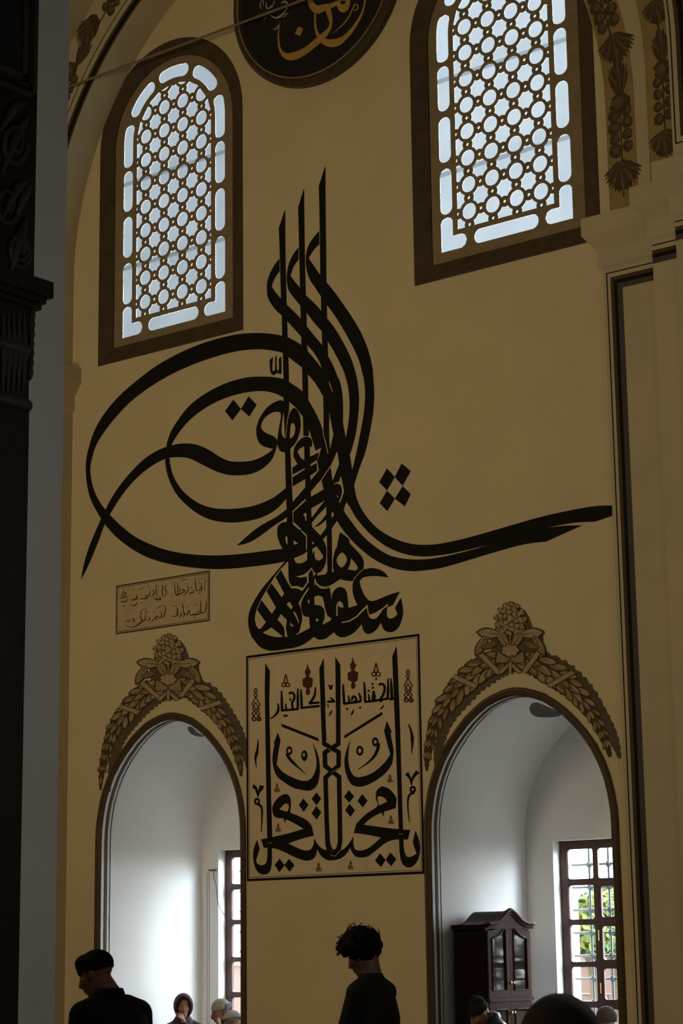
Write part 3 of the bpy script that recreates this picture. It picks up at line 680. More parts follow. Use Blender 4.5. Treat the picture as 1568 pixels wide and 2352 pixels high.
# ---------------------------------------------------------------- the round calligraphy board
rd = thing('calligraphy_roundel', 'round black board with gold script in a dark moulded ring high on the wall', 'wall board', (-12.72, 0, 11.73))
RC = (-12.72, 11.73)
Mr = Matrix.Translation((RC[0], 0, RC[1])) @ Matrix.Rotation(PI/2, 4, 'X')
BOARD = mat('black_board', (0.010, 0.010, 0.011), 0.6, 0.3)
RING = mat('roundel_ring', (0.060, 0.040, 0.020), 0.45, 0.5, 0.4, 14)
MB().lathe([(0, .06), (1.03, .06)], 64, Mr).build('board', BOARD, rd)
MB().lathe([(1.14, .0), (1.14, .07), (1.11, .105), (1.075, .105), (1.05, .085), (1.045, .068), (1.03, .06)], 64, Mr).build('ring_frame', RING, rd)
MB().lathe([(1.062, .09), (1.062, .112), (1.048, .112), (1.043, .09)], 64, Mr).build('gilt_bead', mat('gilt_bead', (0.26, 0.20, 0.10), .5, .4), rd)
YB = -0.063
G = [shape('M: 540,125! 505,125 490,150! 520,150! 470,165! 445,230 432,320 435,420 455,490 490,535 540,557 600,550 680,510 760,450 820,400 880,340 925,265 938,180 925,100 905,60! 870,90! 890,150 910,210 900,250 850,300 790,350 720,410 640,460 560,485 510,490 470,460 450,400 445,320 452,220 475,160'),
     shape('M: 770,128! 768,220 780,300 810,370 860,415 930,435 1000,420 1060,370 1130,290 1190,190 1225,110 1245,20 1248,-10! 1230,-10! 1225,40 1205,110 1160,190 1110,260 1050,320 980,355 900,362 850,345 810,300 788,230 786,130!'),
     shape('M: 705,-10! 715,40 740,90 780,125 830,120 880,95 940,70 975,50! 1000,100 1040,115 1075,95 1100,40 1098,-10! 1020,-10! 950,20 900,35 850,40 800,50 770,30 750,-10!'),
     sharp('M: 620,245 668,262 640,335 590,310')]
for i, l in enumerate(G): paint('gold_letter', [l], YB-0.0003*i, GOLD, rd)
paint('gold_letter', [shape('M: 1010,15 1035,5 1062,15 1045,35 1020,38')], YB-.002, BOARD, rd)
for s, wd, tp in (('M: 1125,85 1145,40 1170,50 1168,85 1130,95', 12, None), ('M: 1120,85 1080,170 1010,250 935,312', 12, (1, 1, .2)), ('M: 365,140 420,165 480,130 520,70', 16, (.5, 1.2, .5)), ('M: 440,230 410,275 390,255', 10, (1, 1, .4)), ('M: 330,20 330,75 380,60 400,0', 12, (.6, 1, .7)),
                  ('M: 285,-5 270,60 290,80', 8, None), ('M: 300,-10 298,50', 7, None), ('M: 395,-10 400,30 365,55', 8, None), ('M: 465,30 500,15 525,35', 18, (.5, 1, .5)), ('M: 300,190 330,160', 8, (.4, 1))):
    paint('silver_letter' if 'M: 11' not in s else 'gold_letter', [stroke(s, wd, tp)], YB-.0012, SILVER if 'M: 11' not in s else GOLD, rd)
# ================================================================ alcoves behind the two arches
MOULD = mat('arch_moulding', (0.085, 0.055, 0.022), 0.55, 0.35, 0.3, 10)
BANDL = mat('reveal_band', (0.10, 0.085, 0.07), 0.8, 0.1)
REDWOOD = mat('red_brown_wood', (0.075, 0.030, 0.020), 0.45, 0.4, 0.35, 12)
CLEAR = bpy.data.materials.new('window_glass'); CLEAR.use_nodes = True
nt = CLEAR.node_tree; nt.nodes.remove(nt.nodes['Principled BSDF'])
tr = nt.nodes.new('ShaderNodeBsdfTransparent'); gl = nt.nodes.new('ShaderNodeBsdfGlossy'); mx = nt.nodes.new('ShaderNodeMixShader')
gl.inputs['Roughness'].default_value = 0.02; mx.inputs[0].default_value = 0.06; tr.inputs[0].default_value = (.95, .97, .97, 1)
nt.links.new(tr.outputs[0], mx.inputs[1]); nt.links.new(gl.outputs[0], mx.inputs[2]); nt.links.new(mx.outputs[0], nt.nodes['Material Output'].inputs[0])
ALCF = mat('alcove_carpet', (0.46, 0.36, 0.26), .95, .1, .2, 8)
Y_WIN = 1.74
WINX = [(-15.57, -14.25, 2.79), (-11.17, -9.85, 2.70)]
def band(i, prof, name, m, par=None):
    """sweep a profile of (offset outwards, y) round the arch opening"""
    mb = MB()
    for (o1, y1), (o2, y2) in zip(prof, prof[1:]):
        mb.strip([(x, y1, z) for x, z in alc_loop(i, o1)], [(x, y2, z) for x, z in alc_loop(i, o2)])
    return mb.build(name, m, par, smooth=True)
paneM = {}
for i in (0, 1):
    nm = ('left', 'right')[i]
    tn = band(i, [(0, 0), (0, D_ALC)], 'wall_alcove_' + nm, WHITE); struct(tn)
    x0, x1, zt = WINX[i]
    lp = alc_loop(i, 0.03, -.1)
    bw = MB().plate([lp, [(x0, .5), (x1, .5), (x1, zt), (x0, zt)]], D_ALC)
    bw.strip([(x, D_ALC, z) for x, z in ((x0, .5), (x1, .5), (x1, zt), (x0, zt))], [(x, Y_WIN+.1, z) for x, z in ((x0, .5), (x1, .5), (x1, zt), (x0, zt))], True)
    struct(bw.build('wall_alcove_end_' + nm, WHITE))
    struct(MB().box(ALC[i][0]-1.1, ALC[i][0]+1.1, -.001, 1.62, -.3, 0.0).build('floor_alcove_' + nm, ALCF))
    tm = band(i, [(.075, 0), (.074, -.018), (.058, -.032), (.040, -.030), (.030, -.020), (.020, -.024), (.008, -.016), (-.004, -.004), (-.004, .006)], 'trim_%d' % (i+1), MOULD); struct(tm)
    band(i, [(-.003, .048), (-.006, .052), (-.006, .090), (-.003, .094)], 'reveal_band', BANDL, tm)
    band(i, [(-.003, .128), (-.004, .138)], 'reveal_line', BLACK, tm)
    # window joinery
    wd = bpy.data.objects.new('window_%d' % (i+3), None); wd.location = ((x0+x1)/2, Y_WIN, .5); COL.objects.link(wd); struct(wd)
    ya, yb = Y_WIN-.02, Y_WIN+.025
    cxs = [x0, x0+.083, x0+.38, x0+.425, (x0+x1)/2-.028, (x0+x1)/2+.028, x1-.425, x1-.38, x1-.083, x1]
    zr = [zt, zt-.08, zt-.378, zt-.432, zt-.768, zt-.814, zt-1.174, zt-1.216, zt-1.55, zt-1.60, zt-1.92, zt-1.96, .58, .5]
    for a, b in ((0, 1), (8, 9)): MB().box(cxs[a], cxs[b], ya, yb, .5, zt).build('stile', REDWOOD, wd)
    for a, b in ((2, 3), (6, 7), (4, 5)): MB().box(cxs[a], cxs[b], ya+.005, yb-.005, .58, zt-.08).build('mullion', REDWOOD, wd)
    for k in range(0, 14, 2): MB().box(cxs[1], cxs[8], ya+.002, yb-.002, zr[k+1], zr[k]).build('rail', REDWOOD, wd)
    cells = [(1, 2), (3, 4), (5, 6), (7, 8)]
    for r in range(6):
        for c, (a, b) in enumerate(cells):
            xa, xb, za, zb = cxs[a], cxs[b], zr[2*r+2], zr[2*r+1]
            g = .03 if (c in (1, 2) and r > 0) else .006
            lp = rrect(xa+g, xb-g, za+g*.7, zb-g*.7, .022, 3)
            MB().plate([[(xa-.002, za-.002), (xb+.002, za-.002), (xb+.002, zb+.002), (xa-.002, zb+.002)], lp], ya+.008, yb-.008).build('sash', REDWOOD, wd)
            key = (c in (1, 2), c in (0, 3), round(zb-za, 3), g)
            if key not in paneM:
                w2, h2 = (xb-xa)/2, (zb-za)/2
                pm = MB().plate([[(-w2, -h2), (w2, -h2), (w2, h2), (-w2, h2)]], 0); me = bpy.data.meshes.new('pane'); me.from_pydata(pm.v, [], pm.f); me.materials.append(CLEAR); paneM[key] = me
            o = bpy.data.objects.new('pane', paneM[key]); o.location = ((xa+xb)/2, Y_WIN+.005, (za+zb)/2); link(o, wd)
    for z in ((1.78, 1.28, .85) if i == 1 else ()):
        MB().tube([(cxs[3]-.004, ya-.012, z-.05), (cxs[3]-.004, ya-.012, z+.05)], .007, 6).build('hinge', mat('brass', (.55, .38, .12), .35, .5, metal=.8), wd)
# iron grilles outside the windows
GRN = mat('teal_iron', (0.010, 0.020, 0.022), 0.5, 0.4)
kb = bpy.data.meshes.new('knot'); t_ = MB().blob((0, 0, 0), (.036, .03, .036), 6, 4); kb.from_pydata(t_.v, [], t_.f); kb.materials.append(GRN)
for i in (0, 1):
    x0, x1, zt = WINX[i]
    gr = thing('window_grille', ['green iron bars with knots outside the left alcove window', 'green iron bars with knots outside the window by the bookcase'][i], 'grille', ((x0+x1)/2, 2.02, .5))
    xs = [x0+.155+.222*k for k in range(6)]; zs = [zt-.224-.2225*k for k in range(9)]
    for x in xs: MB().tube([(x, 2.02, .45), (x, 2.02, zt+.1)], .0125, 8).build('bar', GRN, gr)
    for z in zs: MB().tube([(x0-.05, 2.02, z), (x1+.05, 2.02, z)], .0125, 8).build('bar', GRN, gr)
    for x in xs:
        for z in zs:
            o = bpy.data.objects.new('knot', kb); o.location = (x, 2.02, z); link(o, gr)
# loose bracket and cables on the left alcove's end wall
br = tag(MB().box(-15.70, -15.58, 1.58, 1.6, 2.565, 2.58).build('wall_bracket', mat('rusty_iron', (.16, .11, .08), .8, .2, .4, 60)), 'rusty flat bracket on the white wall beside the left alcove window', 'bracket')
cb = thing('wall_cable', 'two thin grey cables running down the left alcove corner', 'cable', (-15.7, 1.59, 0))
for x in (-15.735, -15.705): MB().tube([(x, 1.597, 0), (x, 1.597, 2.55)], .003, 6).build('cable', mat('grey_cable', (.30, .29, .27), .7), cb)
tag(MB().tube([(-15.63, 1.585, 2.56), (-15.62, 1.58, 2.50), (-15.585, 1.58, 2.40), (-15.575, 1.59, 2.25), (-15.54, 1.60, 2.13), (-15.50, 1.65, 2.06)], .004, 6).build('loose_wire', IRON), 'loose wire dangling from the bracket by the left window', 'wire')

# ---------------------------------------------------------------- ornaments painted on the alcove vaults
def vault_hit(i, px, py, lift=.004):
    xc, sp = ALC[i]; prof = alc_profile(0)
    def inside(p):
        x = abs(p.x-xc); z = p.z-sp
        if z < 0: return x < .98
        for (xa, za), (xb, zb) in zip(prof, prof[1:]):
            if za <= z <= zb: t = (z-za)/max(1e-9, zb-za); return x < xa+(xb-xa)*t
        return False
    lo, hi = 0.0, 1.6
    if not inside(onY(px, py, .0)): return onY(px, py, 0.0)
    for _ in range(40):
        mid = (lo+hi)/2
        if inside(onY(px, py, mid)): lo = mid
        else: hi = mid
    return onY(px, py, max(0, lo-lift))
SHADE = mat('painted_shade', (0.14, 0.125, 0.10), 0.9, 0.1, 0.35, 9)
for i, (sh, lv) in enumerate((('G3: 955,1040 975,1025 1010,1045 1040,1070 1100,1110 1110,1122 1060,1122 1000,1105 965,1075', ['G3: 1015,1060 1045,1075 1080,1100 1060,1095 1030,1082', 'G3: 1040,1085 1075,1098 1100,1112 1060,1108']),
                             ('G4: 835,905 850,870 890,860 930,875 990,900 1050,930 1075,955 1020,970 950,973 880,965 845,940', ['G4: 890,900 920,885 960,905 1000,925 1025,940 970,935 920,945 900,930', 'G4: 905,940 950,930 1020,945 960,952']))):
    og = thing('vault_ornament', ['small dark painted leaf rosette on the left alcove vault', 'large dark painted leaf rosette on the right alcove vault'][i], 'wall painting', vault_hit(i, *parse(sh)[0][:2]))
    for nm_, l, m_, lf in [('shade', sh, SHADE, .004)] + [('leaf', q, mat('painted_silver_leaf', (.45, .43, .38), .9, .1, .5, 60), .008) for q in lv]:
        pts = [vault_hit(i, a, b, lf) for a, b in shape(l)]
        c = sum(pts, Vector())/len(pts)
        MB().add([c]+pts, [(0, k+1, (k+1) % len(pts)+1) for k in range(len(pts))]).build(nm_, m_, og)

# ================================================================ trompe-l'oeil garlands over the arches
G_DARK = mat('garland_dark', (0.095, 0.065, 0.03), .9, .1, .3, 20)
G_MID = mat('garland_mid', (0.36, 0.26, 0.135), .9, .1, .35, 40)
G_LITE = mat('garland_light', (0.46, 0.345, 0.20), .9, .1, .35, 40)
G_LOW = mat('garland_low', (0.26, 0.185, 0.09), .9, .1, .35, 40)
G_SHADE = mat('garland_shade', (0.125, 0.105, 0.065), .9, .1, .3, 20)
def leafpts(x, y, ang, ln, wd, lobes=4, n=24, jag=.14):
    """serrated leaf outline in photograph pixels: base at x,y, pointing along ang"""
    out = []; c, s = math.cos(ang), math.sin(ang)
    for sd in (1, -1):
        rng = range(n//2+1) if sd > 0 else range(n//2, -1, -1)
        for k in rng:
            t = k/(n//2); h = wd*math.sin(PI*min(1, t*.94+.06))**.7*(.75+.25*t)
            h *= 1-jag*(1 if (k % 2) else 0)
            if k == n//2: h = wd*.08
            a, b = t*ln, sd*h/2
            out.append((x+a*c-b*s, y+a*s+b*c))
    return out
def along(P, t):
    f = t*(len(P)-1); i = min(int(f), len(P)-2); u = f-i
    return tuple(P[i][q]+(P[i+1][q]-P[i][q])*u for q in range(3)), math.atan2(P[i+1][1]-P[i][1], P[i+1][0]-P[i][0])
def garland(idx, label, tile, sides, cx, cy, k, base):
    """sides: two spines of (x, y, half width) in tile units from the bow to the tips"""
    ox, oy, sc = TILES[tile]; rnd = random.Random(11+idx)
    root = thing('painted_garland', label, 'wall painting', base)
    def T(pts): return [(ox+a/sc, oy+b/sc) for a, b in pts]
    def spine(sd): return hermite([(a, b) for a, b, w_ in sd], 6), hermite([(j, w_) for j, (a, b, w_) in enumerate(sd)], 6)
    lay = [-0.0015]
    def P(nm, pts, m_):
        lay[0] -= 0.000035
        return paint(nm, [T(pts)], lay[0], m_, root)
    sps = []
    for sd in sides:
        a, wv = spine(sd); sps.append([(a[j][0], a[j][1], wv[j][1]) for j in range(len(a))])
    # soft dark backing, shifted to the right as painted
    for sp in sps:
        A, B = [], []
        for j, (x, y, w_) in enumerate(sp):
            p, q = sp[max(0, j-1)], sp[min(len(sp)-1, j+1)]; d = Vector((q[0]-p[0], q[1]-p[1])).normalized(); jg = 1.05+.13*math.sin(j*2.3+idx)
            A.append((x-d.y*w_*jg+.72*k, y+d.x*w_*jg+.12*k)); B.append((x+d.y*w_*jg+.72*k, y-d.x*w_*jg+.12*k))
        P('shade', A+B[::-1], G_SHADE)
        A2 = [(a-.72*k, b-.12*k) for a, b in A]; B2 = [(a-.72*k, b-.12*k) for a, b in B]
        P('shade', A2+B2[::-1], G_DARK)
    blob = []
    for t in range(40):
        a = 2*PI*t/40; rx = 1.95*k*(1+.07*math.sin(t*2.9)); ry = 2.45*k*(1+.06*math.cos(t*3.3))
        x = math.cos(a)*rx*(.62 if math.sin(a) < -.3 else 1.0); blob.append((cx+x+.55*k, cy-1.15*k+math.sin(a)*ry))
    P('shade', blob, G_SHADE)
    # leaves, tips first so that the upper rows overlap the lower ones
    for sp in sps:
        rows = 12
        for r in range(rows, -1, -1):
            t = min(.985, r/rows*.95+.02); (x, y, w_), ang = along(sp, t)
            nx, ny = -math.sin(ang), math.cos(ang)
            for off in ((-.58, .58, 0) if r % 2 else (.58, -.58, .1)):
                if w_ < .25*k and off: continue
                ln = max(.55*k, w_*1.45)*(1+.14*rnd.uniform(-1, 1)); wd = max(.24*k, w_*.66)*(1+.12*rnd.uniform(-1, 1))
                a2 = ang + off*.62 + rnd.uniform(-.16, .16)
                c_, s_ = math.cos(a2), math.sin(a2)
                bx, by = x+nx*w_*off-.35*ln*c_, y+ny*w_*off-.35*ln*s_
                lf = P('leaf', leafpts(bx-.05*ln*c_, by-.05*ln*s_, a2, ln*1.16, wd*1.32), G_DARK)
                lay[0] -= 0.00003
                paint('leaf_face', [T(leafpts(bx, by, a2, ln, wd*.92, jag=.2))], lay[0], rnd.choice((G_MID, G_LITE, G_MID, G_LOW)), lf)
                lay[0] -= 0.00003
                sg_ = 1 if rnd.random() < .5 else -1
                hl = [(bx+u_*ln*c_-sg_*h_*wd*s_, by+u_*ln*s_+sg_*h_*wd*c_) for u_, h_ in ((.22, .10), (.45, .28), (.72, .22), (.9, .04), (.6, .07))]
                paint('highlight', [T(hl)], lay[0], G_LITE, lf)
                lay[0] -= 0.00003
                paint('vein', [T([(bx+.08*ln*c_-.05*wd*s_, by+.08*ln*s_+.05*wd*c_), (bx+.85*ln*c_, by+.85*ln*s_), (bx+.08*ln*c_+.05*wd*s_, by+.08*ln*s_-.05*wd*c_)])], lay[0], G_DARK, lf)
    # ribbons wound round the leaves
    for sp, sg in ((sps[0], 1), (sps[1], -1)):
        for t in (.10, .33):
            (x, y, w_), ang = along(sp, t)
            nx, ny = -math.sin(ang), math.cos(ang); tx, ty = math.cos(ang), math.sin(ang)
            for m_, hw in ((G_DARK, .24*k), (G_LITE, .17*k)):
                sl = .45*w_*(-1 if sg > 0 else 1)
                q = [(x+nx*w_*1.08+tx*(sl-hw), y+ny*w_*1.08+ty*(sl-hw)), (x+nx*w_*1.08+tx*(sl+hw), y+ny*w_*1.08+ty*(sl+hw)), (x-nx*w_*1.08+tx*(-sl+hw), y-ny*w_*1.08+ty*(-sl+hw)), (x-nx*w_*1.08+tx*(-sl-hw), y-ny*w_*1.08+ty*(-sl-hw))]
                P('ribbon', q, m_)
    # bow, stems, two curling leaves and the flower head
    for a in (-1, 1):
        for m_, g_ in ((G_DARK, 1.15), (G_MID, 1.0)):
            P('bow', [(cx, cy+.35*k), (cx+a*.95*k*g_, cy-.25*k*g_), (cx+a*1.05*k*g_, cy+.55*k*g_), (cx+a*.3*k, cy+.55*k)], m_)
        for m_, wd in ((G_DARK, .20*k), (G_LITE, .12*k)):
            P('ribbon_end', [(cx, cy+.5*k), (cx+a*(.75*k+wd), cy+1.25*k), (cx+a*(.75*k-wd), cy+1.4*k), (cx-a*wd, cy+.6*k)], m_)
    for m_, wd in ((G_DARK, .16*k), (G_LITE, .09*k)): P('ribbon_end', [(cx-wd, cy+.5*k), (cx+wd, cy+.5*k), (cx+wd, cy+1.4*k), (cx-wd, cy+1.4*k)], m_)
    for a in (-.32, -.16, 0, .16, .32):
        P('stem', [(cx+a*k*.5-.05*k, cy+.2*k), (cx+a*k*.5+.05*k, cy+.2*k), (cx+a*k*2.2+.06*k, cy-1.9*k), (cx+a*k*2.2-.06*k, cy-1.9*k)], G_MID)
    for a in (-1, 1):
        for j, (dx, dy, rot, ln, wd) in enumerate(((.15, -.55, -1.05, 1.7, .80), (.80, -1.55, -.10, 1.6, .85), (1.75, -1.45, 1.05, 1.6, .72), (.95, -.95, .35, 1.2, .5))):
            ang = rot if a > 0 else PI-rot
            o = leafpts(cx+a*dx*k, cy+dy*k, ang, ln*k*1.1, wd*k*1.2, jag=.05); lf = P('curled_leaf', o, G_DARK)
            lay[0] -= .00003
            paint('leaf_face', [T(leafpts(cx+a*dx*k, cy+dy*k, ang, ln*k, wd*k*.9, jag=.05))], lay[0], (G_MID, G_LITE, G_MID, G_LOW)[j], lf)
            lay[0] -= .00003
            c_, s_ = math.cos(ang), math.sin(ang)
            paint('vein', [T([(cx+a*dx*k-.04*k*s_, cy+dy*k+.04*k*c_), (cx+a*dx*k+ln*.9*k*c_, cy+dy*k+ln*.9*k*s_), (cx+a*dx*k+.04*k*s_, cy+dy*k-.04*k*c_)])], lay[0], G_DARK, lf)
    for m_, g_ in ((G_DARK, 1.15), (G_LITE, 1.0)):
        P('rosette', [(cx+.62*k*g_*math.cos(t*PI/12)*(1+.12*math.cos(t*PI/12*7)), cy-.35*k+.42*k*g_*math.sin(t*PI/12)*(1+.12*math.cos(t*PI/12*7))) for t in range(24)], m_)
    for r, n_, rad in ((1.12, 12, .21), (.80, 10, .23), (.42, 6, .25), (.0, 1, .27)):
        for j in range(n_):
            a = 2*PI*j/n_+r; x = cx+math.cos(a)*r*k*.92; y = cy-2.75*k+math.sin(a)*r*k*.95
            if math.sin(a) < 0: x = cx+(x-cx)*(1-.25*abs(math.sin(a)))
            lf = P('blossom', [(x+rad*1.2*k*math.cos(t*PI/7), y+rad*1.2*k*math.sin(t*PI/7)) for t in range(14)], G_DARK)
            for q in range(3):
                lay[0] -= .00002
                b = q*2*PI/3+j; paint('petal', [T([(x+.12*k*math.cos(b)+rad*.6*k*math.cos(t*PI/5), y+.12*k*math.sin(b)+rad*.6*k*math.sin(t*PI/5)) for t in range(10)])], lay[0], (G_MID, G_LITE, G_LITE)[(q+j) % 3], lf)
    return root
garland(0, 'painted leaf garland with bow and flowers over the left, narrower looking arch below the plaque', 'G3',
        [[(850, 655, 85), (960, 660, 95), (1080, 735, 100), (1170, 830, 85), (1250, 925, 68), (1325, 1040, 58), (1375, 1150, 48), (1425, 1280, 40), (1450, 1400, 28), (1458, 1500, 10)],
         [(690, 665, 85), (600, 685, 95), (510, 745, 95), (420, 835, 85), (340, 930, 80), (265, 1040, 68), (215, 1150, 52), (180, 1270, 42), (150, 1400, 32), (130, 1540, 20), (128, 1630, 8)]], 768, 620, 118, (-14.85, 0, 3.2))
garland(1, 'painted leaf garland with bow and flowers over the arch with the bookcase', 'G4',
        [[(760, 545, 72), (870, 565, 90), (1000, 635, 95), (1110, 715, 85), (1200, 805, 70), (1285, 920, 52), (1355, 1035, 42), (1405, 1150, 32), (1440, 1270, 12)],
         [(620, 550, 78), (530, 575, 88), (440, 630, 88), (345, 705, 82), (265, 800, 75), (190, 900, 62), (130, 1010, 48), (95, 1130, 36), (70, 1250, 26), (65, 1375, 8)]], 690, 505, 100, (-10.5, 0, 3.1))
# ================================================================ stepped piers, capitals and great arches
XM, ZC = -12.705, 9.2
ORD = [(-9.16, -0.4, 3.645), (-8.42, -0.8, 4.30), (-7.97, -1.2, 4.75)]
BANDG = mat('band_grey', (0.075, 0.065, 0.058), .8, .1)
BANDB = mat('band_brown', (0.075, 0.052, 0.022), .8, .1)
OLIVE = mat('olive_ground', (0.33, 0.235, 0.095), .9, .1, .2, 5)
VINE = mat('vine_brown', (0.10, 0.068, 0.035), .9, .1, .4, 25)
VINE2 = mat('vine_brown_light', (0.17, 0.12, 0.07), .9, .1, .4, 25)
def mirror(x): return -16.335-9.16-x
for side in ('right', 'left'):
    mx_ = (lambda x: x) if side == 'right' else mirror
    for k, (xe, yf, rad) in enumerate(ORD):
        xo = xe + 1.6
        def bx(mb, e, z0, z1, e2=None):
            """block grown by e (bottom) / e2 (top) beyond the shaft"""
            e2 = e if e2 is None else e2; p = []
            for z, g in ((z0, e), (z1, e2)):
                for x, y in ((mx_(xe-g), yf-g), (mx_(xo), yf-g), (mx_(xo), 0), (mx_(xe-g), 0)): p.append((x, y, z))
            mb.add(p, [(0, 1, 2, 3), (4, 5, 6, 7), (0, 1, 5, 4), (1, 2, 6, 5), (2, 3, 7, 6), (3, 0, 4, 7)])
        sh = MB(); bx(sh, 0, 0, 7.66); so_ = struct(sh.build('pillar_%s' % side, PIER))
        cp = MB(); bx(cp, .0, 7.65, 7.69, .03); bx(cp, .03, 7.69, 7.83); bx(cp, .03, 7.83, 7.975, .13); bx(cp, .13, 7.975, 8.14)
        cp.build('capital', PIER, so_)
        if side == 'right':
            def st(x0, x1, z0, z1, m_, nm_, y=-.003): MB().plate([[(x0, z0), (x1, z0), (x1, z1), (x0, z1)]], yf+y).build(nm_, m_, so_)
            if k == 0:
                st(xe+.038, xe+.048, 0, 7.62, BLACK, 'painted_line'); st(xe+.038, -8.42, 7.61, 7.62, BLACK, 'painted_line')
                for a, b, m_ in ((.080, .115, BANDB), (.115, .150, BLACK), (.150, .200, BANDG)):
                    st(xe+a, xe+b, 0, 7.57+.08-a, m_, 'painted_band'); st(xe+a, -8.42, 7.57+.08-b, 7.57+.08-a, m_, 'painted_band', -.0034)
            else:
                x2 = ORD[k+1][0] if k < 2 else xe+1.5
                st(xe, x2, 7.61, 7.62, BLACK, 'painted_line')
                for a, b, m_ in ((.080, .115, BANDB), (.115, .150, BLACK), (.150, .200, BANDG)): st(xe, x2, 7.57+.08-b, 7.57+.08-a, m_, 'painted_band')
# the arch orders
def arc(r, n=48): return [(XM-r*math.cos(PI*i/n), ZC+r*math.sin(PI*i/n)) for i in range(n+1)]
def halfring(r0, r1, a0, a1, y, n=40):
    """band of an arch between radii, angles measured from the right springing; stilted below"""
    o, q = [], []
    for i in range(n+1):
        a = a0+(a1-a0)*i/n
        for r, l in ((r0, o), (r1, q)):
            l.append((XM+r*math.cos(a), y, ZC+r*math.sin(a)))
    return o, q
for k, (xe, yf, rad) in enumerate(ORD):
    yb = ORD[k-1][1] if k else 0.0
    inn = [(XM-rad, 8.14)] + arc(rad) + [(XM+rad, 8.14)]
    out = [(XM-rad-1.6, 8.14), (XM-rad-1.6, 16), (XM+rad+1.6, 16), (XM+rad+1.6, 8.14)]
    mb = MB().plate([inn[::-1] + out], yf)
    mb.strip([(x, yf, z) for x, z in inn], [(x, yb, z) for x, z in inn])
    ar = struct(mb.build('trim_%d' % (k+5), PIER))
    ar['label'] = ['inner order of the great arch', 'middle order of the great arch', 'outer order of the great arch'][k]
def arcband(name, r0, r1, a0, a1, y, m_, stilt=None):
    A, B = halfring(r0, r1, a0, a1, y)
    if stilt: A = [(A[0][0], y, stilt)]+A; B = [(B[0][0], y, stilt)]+B
    o = MB().strip(A, B).build(name, m_); return o
def wallleaf(mb, x, z, ang, ln, wd, y):
    """lance leaf in wall coordinates"""
    c, s = math.cos(ang), math.sin(ang); n = 6; pts = []
    for sd in (1, -1):
        for j in (range(n+1) if sd > 0 else range(n, -1, -1)):
            t = j/n; h = sd*wd/2*math.sin(PI*(t*.92+.04))**.8
            pts.append((x+t*ln*c-h*s, y, z+t*ln*s+h*c))
    mb.add(pts, [tuple(range(len(pts)))])
def vine(label, r, yf, a0, a1, group_base, left=False, width=.13, r0=None, r1=None, stilt=None, lo=None):
    root = thing('painted_vine', label, 'wall painting', group_base)
    y = yf-.004; rnd = random.Random(int(r*100)+(5 if left else 0))
    if r0:
        A, B = halfring(r0, r1, a0, a1, yf-.002)
        if stilt: A = [(A[0][0], yf-.002, stilt)]+A; B = [(B[0][0], yf-.002, stilt)]+B
        MB().strip(A, B).build('ground', OLIVE, root)
    def pt(s):
        """arc length s measured up from z = lo"""
        zs = lo if lo else ZC
        if s < ZC-zs: return (XM+r*(1 if not left else -1), zs+s), PI/2
        a = (s-(ZC-zs))/r
        return (XM+r*math.cos(a)*(1 if not left else -1), ZC+r*math.sin(a)), (PI/2+a if not left else PI/2-a)
    A, B = [], []
    tot = (ZC-(lo or ZC)) + r*a1
    N = 60
    for i in range(N+1):
        (x, z), an = pt(tot*i/N); A.append((x+.008*math.sin(an), y, z-.008*math.cos(an))); B.append((x-.008*math.sin(an), y, z+.008*math.cos(an)))
    MB().strip(A, B).build('stem', VINE, root)
    s = .08; u = 0; kind = 0
    while s < tot-.1:
        (x, z), an = pt(s); y2 = y-.0006-.0002*(u % 7)
        k_ = width/.13
        def jag(cx_, cz_, rr, m_, nm_, yy, n_=18, amp=.13):
            q = MB(); q.add([(cx_+rr*math.cos(2*PI*t/n_)*(1+amp*rnd.uniform(-1, 1)), yy, cz_+rr*1.08*math.sin(2*PI*t/n_)*(1+amp*rnd.uniform(-1, 1))) for t in range(n_)], [tuple(range(n_))]); q.build(nm_, m_, root)
        if kind % 3 == 0:        # bushy tuft hanging from the stem
            jag(x, z+.13, .13*k_, VINE, 'leaf_mass', y2, 22, .12)
            for j in range(15):
                m_ = MB(); d_ = (j-7)*.155; wallleaf(m_, x, z+.26*math.sin(an), an+PI+d_, (.31-.09*abs(j-7)/7)*k_, .040, y2-.0004-.0002*j); m_.build('leaf', (VINE, VINE2, VINE)[j % 3], root)
            s += .36
        elif kind % 3 == 1:      # paired round leaves up the stem
            for j in range(4):
                (x, z), an = pt(s+.02)
                for sd in (-1, 1):
                    px_, pz_ = x+sd*.066*math.sin(an)*k_, z-sd*.066*math.cos(an)*k_+sd*.012
                    rr = .058*k_*(1+.15*rnd.uniform(-1, 1))
                    jag(px_, pz_, rr, VINE, 'round_leaf', y2-.0004*j); jag(px_+.012, pz_+.008, rr*.55, VINE2, 'leaf_face', y2-.0004*j-.0002, 12, .2)
                s += .115
            s += .05
            jag(x, z+.10, .10*k_, VINE, 'flower', y2-.002, 24, .18); jag(x-.01, z+.10, .055*k_, VINE2, 'flower_centre', y2-.0023, 14, .25)
        else:                    # bell of lance leaves opening upwards
            for j in range(9):
                m_ = MB(); wallleaf(m_, x, z, an+(j-4)*.10, (.40-.035*abs(j-4)+.03*(j % 2))*k_, .042, y2-.0003*j); m_.build('leaf', (VINE, VINE2, VINE)[j % 3], root)
            s += .38
        kind += 1; u += 1
vine('brown painted vine climbing the inner arch just right of the right upper window', 3.80, -.4, 0, .62, (-8.88, -.4, 8.4), r0=3.65, r1=3.95, stilt=8.2, lo=8.30)
vine('brown painted vine on the middle arch order at the top right corner', 4.47, -.8, 0, .5, (-8.2, -.8, 8.4), r0=4.30, r1=4.62, stilt=8.2, lo=8.30, width=.11)
vine('brown painted vine on the arch above the left upper window', 4.03, -.4, 0, 1.15, (-16.7, -.4, 9), left=True, lo=8.3)
